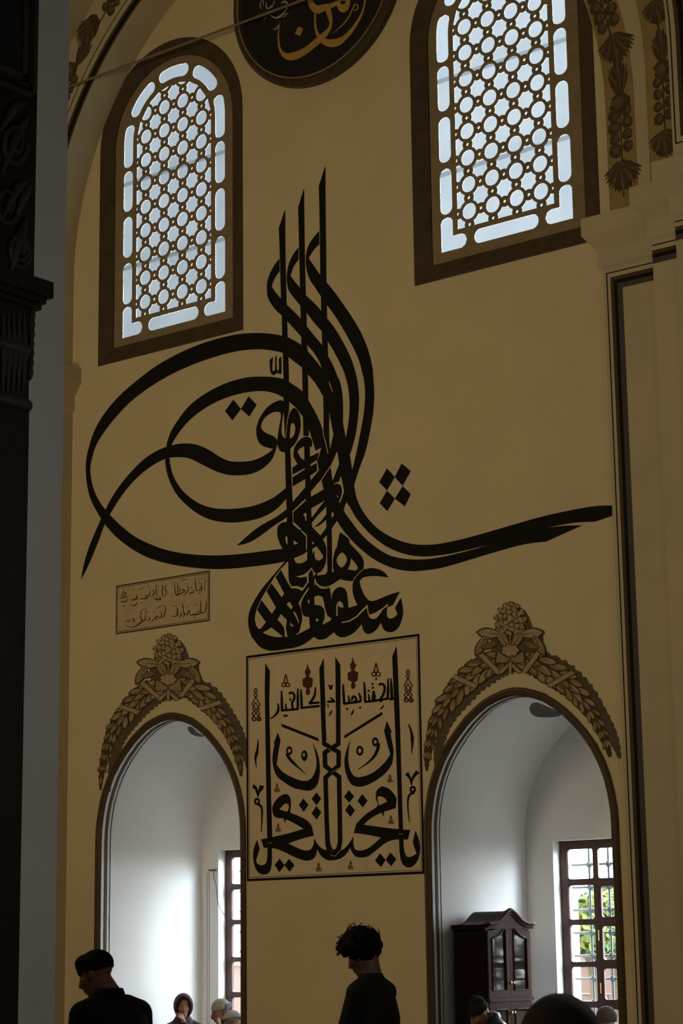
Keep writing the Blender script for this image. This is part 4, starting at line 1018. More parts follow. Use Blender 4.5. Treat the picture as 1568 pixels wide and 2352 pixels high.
for r0, r1, m_ in ((3.65, 3.68, BANDB), (3.68, 3.73, BLACK), (3.73, 3.77, BANDB), (3.84, 3.85, BLACK)):
    struct(arcband('trim_8', r0, r1, PI*.5, PI, -.403, m_))
for r0, r1, m_ in ((4.775, 4.785, BLACK), (4.83, 4.87, BANDB), (4.87, 4.92, BLACK), (4.92, 4.98, BANDG)):
    struct(arcband('trim_9', r0, r1, 0, PI*.4, -1.203, m_, 8.30+(r0-4.775)))
    struct(MB().plate([[(XM+r0, 8.30+(r0-4.775)), (XM+6, 8.30+(r0-4.775)), (XM+6, 8.30+(r1-4.775)), (XM+r0, 8.30+(r1-4.775))]], -1.2034).build('trim_10', m_))
# tie rod across the arch
tag(MB().tube([(-17.2, -.6, 11.25)] + [(-17.2+.25*i, -.6, 11.25) for i in range(1, 39)], [.0125+.003*(i % 2) for i in range(39)], 8).build('tie_rod', mat('rod_iron', (0.24, 0.175, 0.09), .7, .3, .4, 40)), 'long thin iron tie rod crossing the arch in front of the round board', 'tie rod')

# ================================================================ grey pillar and carved wooden structure at the left edge
pr = onY(145, 1000, -8.0)
struct(MB().box(pr.x-1.4, pr.x, -9.2, -8.0, 0, 16).build('pillar_near', GREY))
DARKW = mat('carved_dark_wood', (0.013, 0.009, 0.0065), 0.55, 0.2, 0.4, 18, 0.3, 60)
DARKW2 = mat('carved_dark_wood_light', (0.034, 0.023, 0.017), 0.5, 0.3, 0.4, 22)
XW = -7.1
mn = thing('carved_wooden_pulpit', 'tall carved dark wooden side of a pulpit at the left edge', 'pulpit', (XW-.1, -9.9, 0))
def wy(px, py): return onX(px, py, XW)
ye = wy(57, 1500).y; yt = wy(84, 300).y
MB().box(XW-.25, XW, -11.5, ye, 0, wy(60, 930).z).build('lower_post', DARKW, mn)
MB().box(XW-.25, XW, -11.5, wy(68, 800).y, wy(60, 930).z, wy(75, 690).z).build('frieze', DARKW, mn)
MB().box(XW-.25, XW, -11.5, yt, wy(80, 650).z, 7.4).build('upper_panel', DARKW, mn)
# cornice, three projecting steps
for pa, pb, ex in ((645, 682, .085), (682, 697, .055), (700, 712, .035)):
    MB().box(XW-.25-ex, XW+ex*.6, -11.5, yt+ex, wy(80, pb).z, wy(80, pa).z).build('cornice_step', DARKW, mn)
# leaf edge of the frieze, bead and collar
for j in range(7):
    z = wy(70, 725+j*22).z; MB().blob((XW-.02, wy(72-j*.8, 720+j*24).y, z), (.05, .02, .045), 8, 6).build('carved_leaf', DARKW2, mn)
for py, rr in ((808, .035), (932, .033)):
    zz = wy(66, py).z; MB().tube([(XW, -11.4, zz), (XW, wy(64, py).y-.01, zz)], rr, 10).build('bead', DARKW2, mn); MB().blob((XW-.03, wy(66, py).y-.01, zz), (.06, rr, rr*1.2), 10, 8).build('bead_end', DARKW, mn)
# frame mouldings of the upper panel: vertical strip and rail, dark sunk panel behind
zb = wy(40, 195).z
for dy, w_, ex, m_ in ((.012, .028, .012, DARKW2), (.05, .02, .02, DARKW), (.075, .035, .012, DARKW2)):
    MB().box(XW, XW+ex, yt-dy-w_, yt-dy, zb+dy*1.2-.06, 7.4).build('panel_moulding', m_, mn)
    MB().box(XW, XW+ex, -11.4, yt-dy, zb+dy*1.2-.06, zb+dy*1.2-.06+w_).build('panel_moulding', m_, mn)
MB().box(XW+.001, XW+.004, -11.4, yt-.115, zb+.11, 7.4).build('sunk_panel', mat('sunk_panel', (.008, .009, .011), .5, .3), mn)
# scroll console between rail and cornice
for cx_, cy_, r0_, turns, w_ in ((42, 575, 34, 2.2, .016), (30, 330, 42, 1.6, .016), (12, 470, 40, 1.4, .014)):
    pth = []
    for t in range(40):
        a = t/39*turns*2*PI; r_ = r0_*(1-.8*t/39); q = wy(cx_+r_*.75*math.cos(a), cy_+r_*1.3*math.sin(a)); pth.append((XW+.006+.02*t/39, q.y, q.z))
    MB().tube(pth, [w_*(1-.4*t/39) for t in range(40)], 7).build('scroll', DARKW2, mn)
q = wy(41, 577); MB().blob((XW+.03, q.y, q.z), (.02, .012, .03), 8, 6).build('boss', DARKW2, mn)
for (xa, ya_), (xb, yb_) in (((2, 400), (64, 270)), ((5, 500), (60, 420)), ((34, 505), (68, 430)), ((0, 300), (55, 245)), ((20, 640), (60, 500))):
    a, b = wy(xa, ya_), wy(xb, yb_)
    pth = [(XW+.004+.018*math.sin(PI*t/8), a.y+(b.y-a.y)*t/8, a.z+(b.z-a.z)*t/8+.05*math.sin(PI*t/8)) for t in range(9)]
    MB().tube(pth, [.006+.018*math.sin(PI*t/8) for t in range(9)], 7).build('acanthus_leaf', DARKW2, mn)
for j in range(5):
    a, b = wy(6+j*12, 720), wy(4+j*12, 905); MB().tube([(XW+.004, a.y, a.z), (XW+.014, (a.y+b.y)/2, (a.z+b.z)/2), (XW+.004, b.y, b.z)], [.004, .02, .004], 7).build('carved_rib', DARKW2, mn)
# ================================================================ outdoors, seen through the alcove windows
PAVE = mat('grey_paving', (0.22, 0.22, 0.21), .9, .1, .2, 2)
struct(MB().box(-60, 20, 1.9, 70, -.6, -.3).build('ground', PAVE))
PINK = mat('pink_stone', (0.105, 0.072, 0.062), .9, .1, .2, 3)
gw = thing('garden_wall', 'low pink stone wall outside behind the right window', 'garden wall', (-17.5, 8.5, -.3))
for r in range(4):
    for c in range(9):
        x = -23.0+c*1.1+(.55 if r % 2 else 0); MB().box(x+.01, x+1.09, 9.4+.01*((r+c) % 3), 9.8, -.3+r*.45+.008, -.3+(r+1)*.45-.008).build('stone', PINK, gw)
MB().box(-23.0, -12.6, 9.35, 9.85, 1.5, 1.58).build('coping', PINK, gw)
WHT = mat('white_outdoor', (0.80, 0.82, 0.84), .9, .1)
wp = thing('white_gatepost', 'white rendered post outside at the left of the right window', 'post', (-14.0, 4.6, -.3))
a = onY(1306, 2100, 4.4); b = onY(1328, 2100, 4.8)
MB().box(b.x-.5, b.x, 4.4, 4.8, -.3, 2.35).build('shaft', WHT, wp); MB().box(b.x-.55, b.x+.03, 4.36, 4.84, 2.35, 2.43).build('cap', WHT, wp)
wb = thing('added_white_building', 'tall white building added far outside to cut off the low sky', 'building', (-27, 20.0, -.3))  # building put in to block low sky and sharpen the alcove light
MB().box(-52, -12, 20.0, 24, -.3, 8.0).build('wall', WHT, wb); MB().box(-52.2, -11.8, 19.7, 24.2, 8.0, 8.4).build('cornice', WHT, wb)
LEAF1 = mat('yellow_green_leaf', (0.105, 0.125, 0.022), .6, .3, .4, 3); LEAF2 = mat('green_leaf', (0.030, 0.062, 0.018), .6, .3, .4, 3)  # yellow-green and darker green leaves, mixed at random
BARK = mat('bark', (0.06, 0.045, 0.03), .9, .1)
def tree(px, py, y, label, R_, seed):
    c = onY(px, py, y); rnd = random.Random(seed)
    t = thing('tree', label, 'tree', (c.x, c.y, -.3))
    MB().tube([(c.x, c.y, -.3), (c.x+.05, c.y, 1.0), (c.x, c.y+.05, c.z-.2)], [.11, .09, .06], 8).build('trunk', BARK, t)
    for k in range(4):
        a = k*1.6; MB().tube([(c.x, c.y, c.z-.6), (c.x+.5*R_*math.cos(a), c.y+.5*R_*math.sin(a), c.z+.2)], [.045, .02], 6).build('branch', BARK, t)
    for m_, n_ in ((LEAF1, 1000), (LEAF2, 900)):
        f = MB()
        for _ in range(n_):
            d = Vector((rnd.gauss(0, 1), rnd.gauss(0, 1), rnd.gauss(0, 1))).normalized()*R_*rnd.uniform(.25, 1)**.6
            p = c+Vector((d.x, d.y*.8, d.z*.9)); u = Vector((rnd.gauss(0, 1), rnd.gauss(0, 1), rnd.gauss(0, 1))).normalized(); v = u.orthogonal().normalized(); ln, wd = rnd.uniform(.05, .095), rnd.uniform(.02, .04)
            f.add([p-u*ln, p+v*wd, p+u*ln, p-v*wd], [(0, 1, 2, 3)])
        f.build('foliage', m_, t)['kind'] = 'stuff'
    return t
tree(1356, 2125, 6.4, 'leafy yellow-green tree outside behind the right window', .45, 3)
tree(1404, 2112, 7.6, 'second leafy tree outside, half hidden by the window jamb', .52, 8)

hg = thing('hedge', 'yellow-green hedge outside, mirrored in the bookcase doors', 'hedge', (-6.5, 7.0, -.3)); rnd = random.Random(21)
MB().tube([(-6.5, 7.0, -.3), (-6.5, 7.0, .9)], .08, 8).build('trunk', BARK, hg)
f = MB()
for _ in range(1500):
    p = Vector((rnd.uniform(-8.6, -4.4), rnd.uniform(6.5, 7.5), rnd.uniform(-.2, 2.6))); u = Vector((rnd.gauss(0, 1), rnd.gauss(0, 1), rnd.gauss(0, 1))).normalized(); v = u.orthogonal().normalized()
    f.add([p-u*.17, p+v*.08, p+u*.17, p-v*.08], [(0, 1, 2, 3)])
f.build('foliage', mat('hedge_leaf', (.16, .17, .02), .6, .2, .4, 2), hg)['kind'] = 'stuff'

# ================================================================ bookcase in the right alcove
CAB = mat('mahogany', (0.060, 0.023, 0.013), 0.42, 0.05, 0.45, 14)
CABD = mat('mahogany_dark', (0.016, 0.008, 0.006), 0.4, 0.06, 0.4, 14)
CGL = mat('bookcase_glass', (0.020, 0.018, 0.012), 0.05, 0.10)
BRASS = mat('brass_knob', (0.75, 0.55, 0.22), 0.25, 0.5, metal=1.0)
XF, CY0, CY1, XB = -11.035, 0.205, 0.94, -11.41      # front plane, near end, far end, back
cz = 1.875
bc = thing('bookcase', 'dark glossy mahogany bookcase with arched top and glazed doors in the right alcove', 'bookcase', ((XF+XB)/2, (CY0+CY1)/2, 0))
MB().box(XB, XF-.02, CY0, CY1, 0.0, cz).build('body', CABD, bc)
MB().box(XB-.0, XF+.02, CY0-.015, CY1+.01, 0.0, .09).build('plinth', CAB, bc)
# arched crown: swan-neck outline extruded back
def crown(t): return .015+.125*math.exp(-((t-.5)/.20)**2) - .0*t
n = 24
fr, bk = [], []
mb = MB()
prof = [(CY0-.03+(CY1-CY0+.06)*i/n, cz+crown(i/n)) for i in range(n+1)]
o = [(y, z) for y, z in prof] + [(CY1+.03, cz-.03), (CY0-.03, cz-.03)]
vec = tessellate_polygon([[Vector((y, z, 0)) for y, z in o]])
k = len(o)
mb.add([(XF+.012, y, z) for y, z in o]+[(XF-.03, y, z) for y, z in o], [tuple(t) for t in vec]+[tuple(q+k for q in t) for t in vec]+[(i, (i+1) % k, k+(i+1) % k, k+i) for i in range(k)])
mb.build('crown', CAB, bc)
for off, r_ in ((0.0, .017), (-.026, .010), (.014, .008)):
    MB().tube([(XF+.028-abs(off)*.3, y, z+off) for y, z in prof], r_, 8).build('crown_moulding', CAB, bc, True)
MB().add([(x, y, z-.006) for y, z in prof for x in (XB, XF-.02)], [(2*i, 2*i+1, 2*i+3, 2*i+2) for i in range(n)]).build('crown_roof', CABD, bc)
MB().box(XB-.0, XF+.01, CY0-.035, CY0, cz-.035, cz+.01).build('side_cornice', CABD, bc)
MB().box(XF-.02, XF+.02, CY0, CY1, 1.185, 1.215).build('waist_moulding', CAB, bc)
ym = (CY0+CY1)/2
def door(y0, y1, z0, z1, glazed, near):
    d = MB(); zt = lambda y: z1+(crown((y-CY0+.03)/(CY1-CY0+.06))-.015 if glazed else 0)
    N = 10; ys = [y0+(y1-y0)*i/N for i in range(N+1)]; s_ = .062
    outer = [(y0, z0), (y1, z0)] + [(y, zt(y)) for y in reversed(ys)]
    yi = [y0+s_+(y1-y0-2*s_)*i/N for i in range(N+1)]
    inner = [(y0+s_, z0+s_*1.1), (y1-s_, z0+s_*1.1)] + [(y, zt(y)-s_*1.15) for y in reversed(yi)]
    def ext(mb, loops, xa, xb):
        V = [[Vector((a, b, 0)) for a, b in l] for l in loops]; fl = [p for l in loops for p in l]; tr_ = tessellate_polygon(V); K = len(fl)
        mb.add([(xa, a, b) for a, b in fl]+[(xb, a, b) for a, b in fl], [tuple(t) for t in tr_]+[tuple(q+K for q in t) for t in tr_])
        for l in loops: mb.strip([(xa, a, b) for a, b in l], [(xb, a, b) for a, b in l], True)
    ext(d, [outer, inner], XF+.004, XF-.016)
    dr = d.build('door', CAB, bc)
    MB().tube([(XF+.004, a, b) for a, b in inner], .0105, 6, True).build('bead', CAB, dr, True)
    if glazed:
        g = MB(); ext(g, [inner], XF-.006, XF-.009); g.build('glass', CGL, dr)
    else:
        q = [(y0+s_+.02, z0+s_*1.1+.02), (y1-s_-.02, z0+s_*1.1+.02), (y1-s_-.02, z1-s_*1.15-.02), (y0+s_+.02, z1-s_*1.15-.02)]
        g = MB(); ext(g, [q], XF+.002, XF-.016); g.build('raised_panel', CAB, dr)
        g = MB(); ext(g, [inner], XF-.010, XF-.014); g.build('panel', CAB, dr)
    ky = y1-.022 if near else y0+.022; kz = z0+.135 if glazed else z1-.10
    MB().lathe([(0, .032), (.011, .030), (.015, .022), (.010, .012), (.006, .004), (.010, 0)], 12, Matrix.Translation((XF+.004, ky, kz)) @ Matrix.Rotation(PI/2, 4, 'Y')).build('knob', BRASS, dr, True)
door(CY0+.012, ym-.002, 1.218, cz-.05, True, True); door(ym+.002, CY1-.012, 1.218, cz-.05, True, False)
door(CY0+.012, ym-.002, .10, 1.182, False, True); door(ym+.002, CY1-.012, .10, 1.182, False, False)
for z in (1.42, 1.63): MB().box(XB+.02, XF-.03, CY0+.01, CY1-.01, z-.009, z+.009).build('shelf', CABD, bc)
# ================================================================ people
SKIN = mat('skin', (0.36, 0.20, 0.125), 0.6, 0.3, 0.12, 30)
SKIN_M = mat('skin_backlit', (0.25, 0.135, 0.085), 0.6, 0.3, 0.12, 30)  # skin colour darkened to stand for backlit faces in the alcoves
SKIN_T = mat('skin_dimmed', (0.17, 0.085, 0.05), 0.6, 0.3, 0.12, 30)  # skin colour darkened to make up for lamps lighting the figures too brightly
HAIR = mat('black_hair', (0.005, 0.004, 0.004), 0.75, 0.08)
STUBBLE = mat('cropped_hair', (0.050, 0.032, 0.024), 0.8, 0.15, 0.5, 140, 0.4, 300, col2=(0.025, 0.017, 0.014))
EYEM = mat('eye_dark', (0.02, 0.015, 0.012), 0.2, 0.5)
def cloth(name, col, rough=.85, bump=.35): return mat(name, col, rough, .15, .25, 14, bump, 22, dist=.02)
def bake(mb, name, m, parent, voxel, it=4, label=None):
    """union of closed pieces -> one continuous smooth surface"""
    me = bpy.data.meshes.new(name); me.from_pydata(mb.v, [], mb.f)
    tmp = bpy.data.objects.new(name, me); COL.objects.link(tmp)
    r_ = tmp.modifiers.new('r', 'REMESH'); r_.mode = 'VOXEL'; r_.voxel_size = voxel; r_.use_smooth_shade = True
    s_ = tmp.modifiers.new('s', 'SMOOTH'); s_.factor = .5; s_.iterations = it
    dg = bpy.context.evaluated_depsgraph_get(); dg.update()
    m2 = bpy.data.meshes.new_from_object(tmp.evaluated_get(dg)); bpy.data.objects.remove(tmp); bpy.data.meshes.remove(me)
    m2.name = name; m2.materials.clear(); m2.materials.append(m)
    for p in m2.polygons: p.use_smooth = True; p.material_index = 0
    o = bpy.data.objects.new(name, m2); link(o, parent)
    if label: o['label'] = label
    return o
def loft(mb, secs, l, f, n=18):
    vs = [Vector(c)+l*hw*math.cos(2*PI*k/n)+f*hd*math.sin(2*PI*k/n) for c, hw, hd in secs for k in range(n)]
    N = len(secs)
    return mb.add(vs, [(i*n+k, i*n+(k+1) % n, (i+1)*n+(k+1) % n, (i+1)*n+k) for i in range(N-1) for k in range(n)]+[tuple(range(n-1, -1, -1)), tuple((N-1)*n+k for k in range(n))])
def limb(mb, pts, rr, n=12):
    pts = [Vector(p) for p in pts]
    P, Rr = [], []
    for i in range(len(pts)-1):
        for t in range(5): P.append(pts[i].lerp(pts[i+1], t/5)); Rr.append(rr[i]+(rr[i+1]-rr[i])*t/5)
    P.append(pts[-1]); Rr.append(rr[-1])
    mb.tube(P, Rr, n)
    for p, r_ in zip(pts, rr): mb.blob(p, r_*1.0, 10, 7)
def frame(face, pitch=0, tilt=0):
    f = Vector((face.x, face.y, 0)).normalized(); l = Vector((0, 0, 1)).cross(f)
    q = Matrix.Rotation(pitch, 3, l) @ Matrix.Rotation(tilt, 3, f)
    return q @ f, q @ l, q @ Vector((0, 0, 1))
def head_shape(mb, c, f, l, u, s=1.0, neck_to=None, beard=False):
    c = Vector(c); M = Matrix((f, l, u)).transposed()
    P = lambda a, b, d: c+f*a*s+l*b*s+u*d*s
    E = lambda p, r, n=16, m=10: mb.blob(p, Vector(r)*s, n, m, M)
    E(P(-.012, 0, .035), (.097, .077, .088)); E(P(.025, 0, -.02), (.072, .066, .088)); E(P(.040, 0, -.075), (.048, .047, .040))
    E(P(.062, 0, -.105), (.026, .026, .018)); E(P(.070, 0, .030), (.024, .055, .014), 12, 8)
    mb.tube([P(.088, 0, .015), P(.103, 0, -.012), P(.114, 0, -.034), P(.098, 0, -.044)], [.010*s, .012*s, .016*s, .012*s], 8); E(P(.110, 0, -.034), (.014, .014, .011), 8, 6)
    for sd in (-1, 1):
        E(P(.098, sd*.012, -.037), (.010, .010, .008), 8, 6); E(P(.060, sd*.042, -.022), (.028, .024, .024), 10, 7)
        E(P(-.006, sd*.079, -.012), (.019, .010, .031), 12, 8); E(P(-.010, sd*.084, -.002), (.016, .007, .022), 10, 7); E(P(.002, sd*.078, -.036), (.010, .007, .012), 8, 6)
    E(P(.090, 0, -.066), (.012, .024, .007), 10, 6); E(P(.088, 0, -.078), (.013, .021, .008), 10, 6)
    if neck_to is not None: limb(mb, [P(-.022, 0, -.055), neck_to], [.056*s, .064*s], 14)
def eyes(c, f, l, u, s, par):
    for sd in (-1, 1):
        MB().blob(Vector(c)+f*.078*s+l*sd*.031*s+u*.006*s, Vector((.006, .012, .006))*s, 8, 6, Matrix((f, l, u)).transposed()).build('eye', EYEM, par, True)
        MB().tube([Vector(c)+f*.084*s+l*sd*.012*s+u*.027*s, Vector(c)+f*.082*s+l*sd*.034*s+u*.032*s, Vector(c)+f*.068*s+l*sd*.052*s+u*.024*s], [.003, .005, .003], 6).build('eyebrow', HAIR, par)
def hand(mb, w, d, up, s=1.0, curl=.8, side=1):
    """w wrist, d pointing direction, up = back of the hand"""
    d = d.normalized(); up = (up-d*up.dot(d)).normalized(); x = d.cross(up)
    pc = w+d*.048*s
    loft(mb, [(w, .024*s, .018*s), (w+d*.03*s, .037*s, .016*s), (w+d*.07*s, .042*s, .014*s), (w+d*.092*s, .038*s, .012*s)], x, up, 14)
    for i, (off, ln) in enumerate(((-.030, .066), (-.010, .074), (.010, .070), (.029, .056))):
        p = w+d*.088*s+x*off*s; pts = [p]; a = 0
        for q in (.42, .33, .25):
            a += curl*.75; p = p+(d*math.cos(a)-up*math.sin(a))*ln*q*s; pts.append(p)
        mb.tube(pts, [.0095*s, .009*s, .008*s, .006*s], 8); mb.blob(pts[-1], .0062*s, 8, 6)
    b = w+d*.028*s-x*side*.032*s; pts = [b, b+(d*.7-x*side*.7)*.032*s, b+(d*.9-x*side*.5-up*.3)*.062*s]
    mb.tube(pts, [.013*s, .011*s, .007*s], 8); mb.blob(pts[-1], .0072*s, 8, 6)
def person(label, hc, face, head_pitch=0.0, head_face=None, tilt=0.0, s=1.0, pose='stand', lean=0.08, skin=SKIN, shirt=None, trousers=None, sleeve=1.0, arms=None, group=None, bulk=1.0, base_z=0.0, shoulder_drop=0.0, voxel=.009, collar=False, hunch=.03, fwd=.030, neck=.030):
    """hc: centre of the head; face: direction the chest faces"""
    f, l, u = frame(face); hf, hl, hu = frame(head_face or face, head_pitch, tilt)
    hc = Vector(hc); nb = hc - hu*.112*s - hf*.034*s; nb = nb - f*fwd*s - Vector((0, 0, neck*s))          # base of the neck
    t = thing('person', label, 'person', (nb.x, nb.y, base_z), group)
    hip_z = (0.50*(hc.z-base_z)+base_z) if pose == 'stand' else base_z+.50
    sh = nb - Vector((0, 0, .050*s+shoulder_drop)); hip = Vector((nb.x, nb.y, hip_z)) - f*lean*(nb.z-hip_z)
    body = MB(); head_shape(body, hc, hf, hl, hu, s, nb)
    spine = lambda q: sh.lerp(hip, q) - f*hunch*math.sin(PI*min(1, max(0, q*1.1)))
    top = MB(); b = bulk
    loft(top, [(nb+Vector((0, 0, .012)), .066*s, .066*s), (nb-Vector((0, 0, .015*s)), .090*s*b, .076*s), (sh+Vector((0, 0, .008)), .140*s*b, .090*s*b), (spine(.12), .182*s*b, .108*s*b), (spine(.3), .176*s*b, .118*s*b), (spine(.6), .158*s*b, .108*s*b), (spine(.85), .162*s*b, .112*s*b), (spine(1.08), .172*s*b, .118*s*b)], l, f, 22)
    loft(body, [(nb, .06*s, .06*s), (spine(.1), .13*s, .075*s), (spine(.5), .12*s, .08*s), (spine(1.0), .13*s, .085*s)], l, f)
    legs = MB()
    for sd in (-1, 1):
        sp = sh + l*sd*.160*s*b - Vector((0, 0, .052*s))
        A = (arms or {}).get(sd)
        if A is None: el = sp + Vector((0, 0, -.29*s)) + l*sd*.05 + f*.01; wr = el + Vector((0, 0, -.25*s)) + f*.06 + l*sd*-.01; hd, hup, cu = Vector((0, 0, -1))+f*.15, l*sd, .45
        else: el, wr, hd, hup, cu = A(sp, f, l, u)
        limb(body, [sp, el, wr], [.046*s, .040*s, .026*s]); hand(body, wr, hd, hup, s, cu, sd)
        limb(top, [nb-Vector((0, 0, .045*s))+l*sd*.03, nb.lerp(sp, .55)+Vector((0, 0, -.012)), sp], [.062*s, .068*s*b, .074*s*b])
        if sleeve >= 1: limb(top, [sp, el, el.lerp(wr, .88)], [.071*s*b, .058*s*b, .043*s*b])
        else: limb(top, [sp, sp.lerp(el, .45), sp.lerp(el, .86)], [.068*s*b, .066*s*b, .064*s*b])
        hj = hip + l*sd*.09*s
        if pose == 'stand': kn = Vector((hj.x, hj.y, hip_z*.54+base_z*.46)) + f*.02; an = Vector((hj.x, hj.y, base_z+.085)) - f*.02
        else: kn = hj + f*.42*s + l*sd*.05; kn.z = base_z+.48; an = kn + f*.03; an.z = base_z+.085
        limb(body, [hj, kn, an], [.075*s, .052*s, .038*s]); limb(legs, [hj, kn, an+Vector((0, 0, .03))], [.095*s, .068*s, .055*s])
        limb(body, [an, an+f*.06-Vector((0, 0, .055)), an+f*.15-Vector((0, 0, .062))], [.038*s, .028*s, .022*s])
    loft(legs, [(hip+Vector((0, 0, .06)), .150*s, .105*s), (hip-Vector((0, 0, .04)), .165*s, .115*s)], l, f)
    bo = bake(body, 'body', skin, t, voxel)
    bake(top, 'shirt' if sleeve < 1 else 'jacket', shirt, t, .011)
    bake(legs, 'trousers', trousers or shirt, t, .014)
    if collar:
        cl = MB(); loft(cl, [(nb-Vector((0, 0, .005)), .082*s, .082*s), (nb+Vector((0, 0, .045*s))+f*.012, .072*s, .074*s)], l, f, 20); bake(cl, 'collar', shirt, t, .008, 2)
    return t, dict(f=f, l=l, u=u, hf=hf, hl=hl, hu=hu, hc=hc, nb=nb, sh=sh, s=s)
LFT = -_r0; AWAY = Vector((math.sin(YAW), math.cos(YAW), 0))
def dirn(a, b): return (LFT*a + AWAY*b).normalized()
BLK = cloth('black_jacket_cloth', (0.007, 0.007, 0.008)); NAVY = cloth('navy_cloth', (0.030, 0.034, 0.055), .7); TEE = cloth('charcoal_tee', (0.015, 0.0135, 0.010))
DRK = cloth('dark_trousers_cloth', (0.02, 0.02, 0.024))
def cap_of(K, rx, ry, rz, z0, dz=.035, back=-.012, nm='hair', m=HAIR, par=None, front=None, vox=.007, extra=None):
    """close-fitting shell over the skull above a slanting line"""
    mb = MB(); hf, hl, hu, hc, s = K['hf'], K['hl'], K['hu'], K['hc'], K['s']; n, mm = 22, 9
    rows = []
    for i in range(mm+1):
        a = PI*.5*i/mm
        rows.append([hc+hf*(back+rx*math.sin(a)*math.cos(2*PI*k/n))*s+hl*ry*math.sin(a)*math.sin(2*PI*k/n)*s+hu*(dz+rz*math.cos(a))*s for k in range(n)])
    low = []
    for k in range(n):
        c_ = math.cos(2*PI*k/n); drop = z0+(front or 0)*max(0, c_)
        low.append(rows[-1][k]-hu*drop*s-hf*.012*s*(c_ if c_ > 0 else c_*1.0))
    rows.append(low); vs = [p for r_ in rows for p in r_]
    cen = len(vs); vs.append(sum(low, Vector())/n)
    fs = [(i*n+k, i*n+(k+1) % n, (i+1)*n+(k+1) % n, (i+1)*n+k) for i in range(len(rows)-1) for k in range(n)]+[((len(rows)-1)*n+k, (len(rows)-1)*n+(k+1) % n, cen) for k in range(n)]
    mb.add(vs, fs)
    if extra: extra(mb)
    return bake(mb, nm, m, par, vox, 2)
# --- man in a dark jacket at the left, bowed, seen from behind his left side
t, K = person('man in black jacket with short black hair at the left edge, head bowed', at(221, 2236, 11.7), dirn(.70, .72), head_pitch=.36, head_face=dirn(.94, .30), s=1.02, shirt=BLK, trousers=DRK, bulk=1.16, skin=SKIN_T, collar=True, lean=.12, hunch=.05)
def fringe(mb):
    rnd = random.Random(4)
    mb.blob(K['hc']+K['hf']*.040+K['hu']*.088, (.062, .066, .040), 14, 9, Matrix((K['hf'], K['hl'], K['hu'])).transposed())
    for k in range(30):
        a = -1.1+2.2*k/29; p = K['hc']+K['hf']*(.070*math.cos(a))+K['hl']*.064*math.sin(a)+K['hu']*(.070+.02*rnd.random())
        mb.tube([p, p+K['hf']*.022*math.cos(a)-K['hu']*.010, p+K['hf']*.028*math.cos(a)-K['hu']*(.056+.020*rnd.random())], [.020, .015, .005], 6); mb.blob(p, .020, 8, 6)
cap_of(K, .106, .085, .094, .035, front=-.055, par=t, extra=fringe)
# --- curly haired man in the middle
def arm_fwd(sp, f, l, u):
    el = sp+f*.10-Vector((0, 0, .27)); wr = el+f*.13-Vector((0, 0, .21)); return el, wr, f*.4-Vector((0, 0, 1)), -f, .5
t, K = person('man with big curly black hair and charcoal t-shirt standing before the wall', at(834, 2191, 12.2), dirn(.80, .60), head_pitch=.40, head_face=dirn(.86, .50), s=1.0, skin=SKIN_T, shirt=TEE, trousers=DRK, sleeve=.5, fwd=-.025, bulk=.90, lean=.05, hunch=.045, arms={1: arm_fwd, -1: arm_fwd})
hr = MB(); rnd = random.Random(5)
for k in range(270):
    z = rnd.uniform(-.95, 1); a = rnd.uniform(0, 2*PI); q = math.sqrt(max(0, 1-z*z)); c_ = q*math.cos(a)
    if z < -.15 and c_ > -.05: continue
    if z < .15 and c_ > .62: continue
    p = K['hc']+K['hf']*(.004+.112*c_)+K['hl']*.108*q*math.sin(a)+K['hu']*(.045+.098*z)
    hr.blob(p, rnd.uniform(.018, .030), 8, 6)
hr.blob(K['hc']-K['hf']*.012+K['hu']*.045, .104, 14, 10)
for k in range(9):
    a = -1+.25*k; p = K['hc']+K['hf']*.112*math.cos(a*.7)+K['hl']*.075*math.sin(a)+K['hu']*.075; hr.blob(p, .026, 8, 6)
ho = bake(hr, 'hair', HAIR, t, .006, 1)
cu = MB()
for k in range(46):
    a = rnd.uniform(0, 2*PI); z = rnd.uniform(-.1, 1); q = math.sqrt(1-min(1, z*z)); n_ = (K['hf']*q*math.cos(a)+K['hl']*q*math.sin(a)+K['hu']*z).normalized(); b0 = K['hc']+K['hu']*.045+n_*.118; x = n_.orthogonal().normalized(); y = n_.cross(x); r_ = rnd.uniform(.008, .016)
    cu.tube([b0+n_*.004*i+x*r_*math.cos(i*.9)+y*r_*math.sin(i*.9) for i in range(8)], .0028, 5)
cu.build('curl', HAIR, ho)['kind'] = 'stuff'
# --- woman in the left alcove
WOOL = cloth('dark_blue_coat', (0.020, 0.022, 0.036), .8); SCARF = mat('plum_scarf', (0.085, 0.035, 0.055), .8, .2, .6, 55, .3, 60)
hc_w = onY(421, 2311, .92); dw = 22.8
def arm_mouth(sp, f, l, u):
    el = sp+f*.20-l*.0-Vector((0, 0, .27)); wr = hc_w+f*.155+l*.055-Vector((0, 0, .150)); return el, wr, (hc_w+f*.105+l*.0-Vector((0, 0, .075)))-wr, l*.9+f*.5, .55
def arm_lap(sp, f, l, u):
    el = sp-Vector((0, 0, .27))+f*.10-l*.06; wr = el+f*.18+l*.24-Vector((0, 0, .02)); return el, wr, l+f*.3, Vector((0, 0, 1)), .5
t, K = person('seated woman in plum headscarf and dark coat, one hand at her mouth', hc_w, dirn(.25, -.95), head_face=dirn(-.15, -.95), head_pitch=.10, s=.98, pose='sit', shirt=WOOL, trousers=WOOL, arms={1: arm_mouth, -1: arm_lap}, bulk=1.06, lean=.02, shoulder_drop=.02, voxel=.007, base_z=-.12 if hc_w.z < 1.05 else 0)
eyes(K['hc'], K['hf'], K['hl'], K['hu'], K['s'], t)
sc_ = MB(); hf, hl, hu, hc = K['hf'], K['hl'], K['hu'], K['hc']; n = 26; rows = []
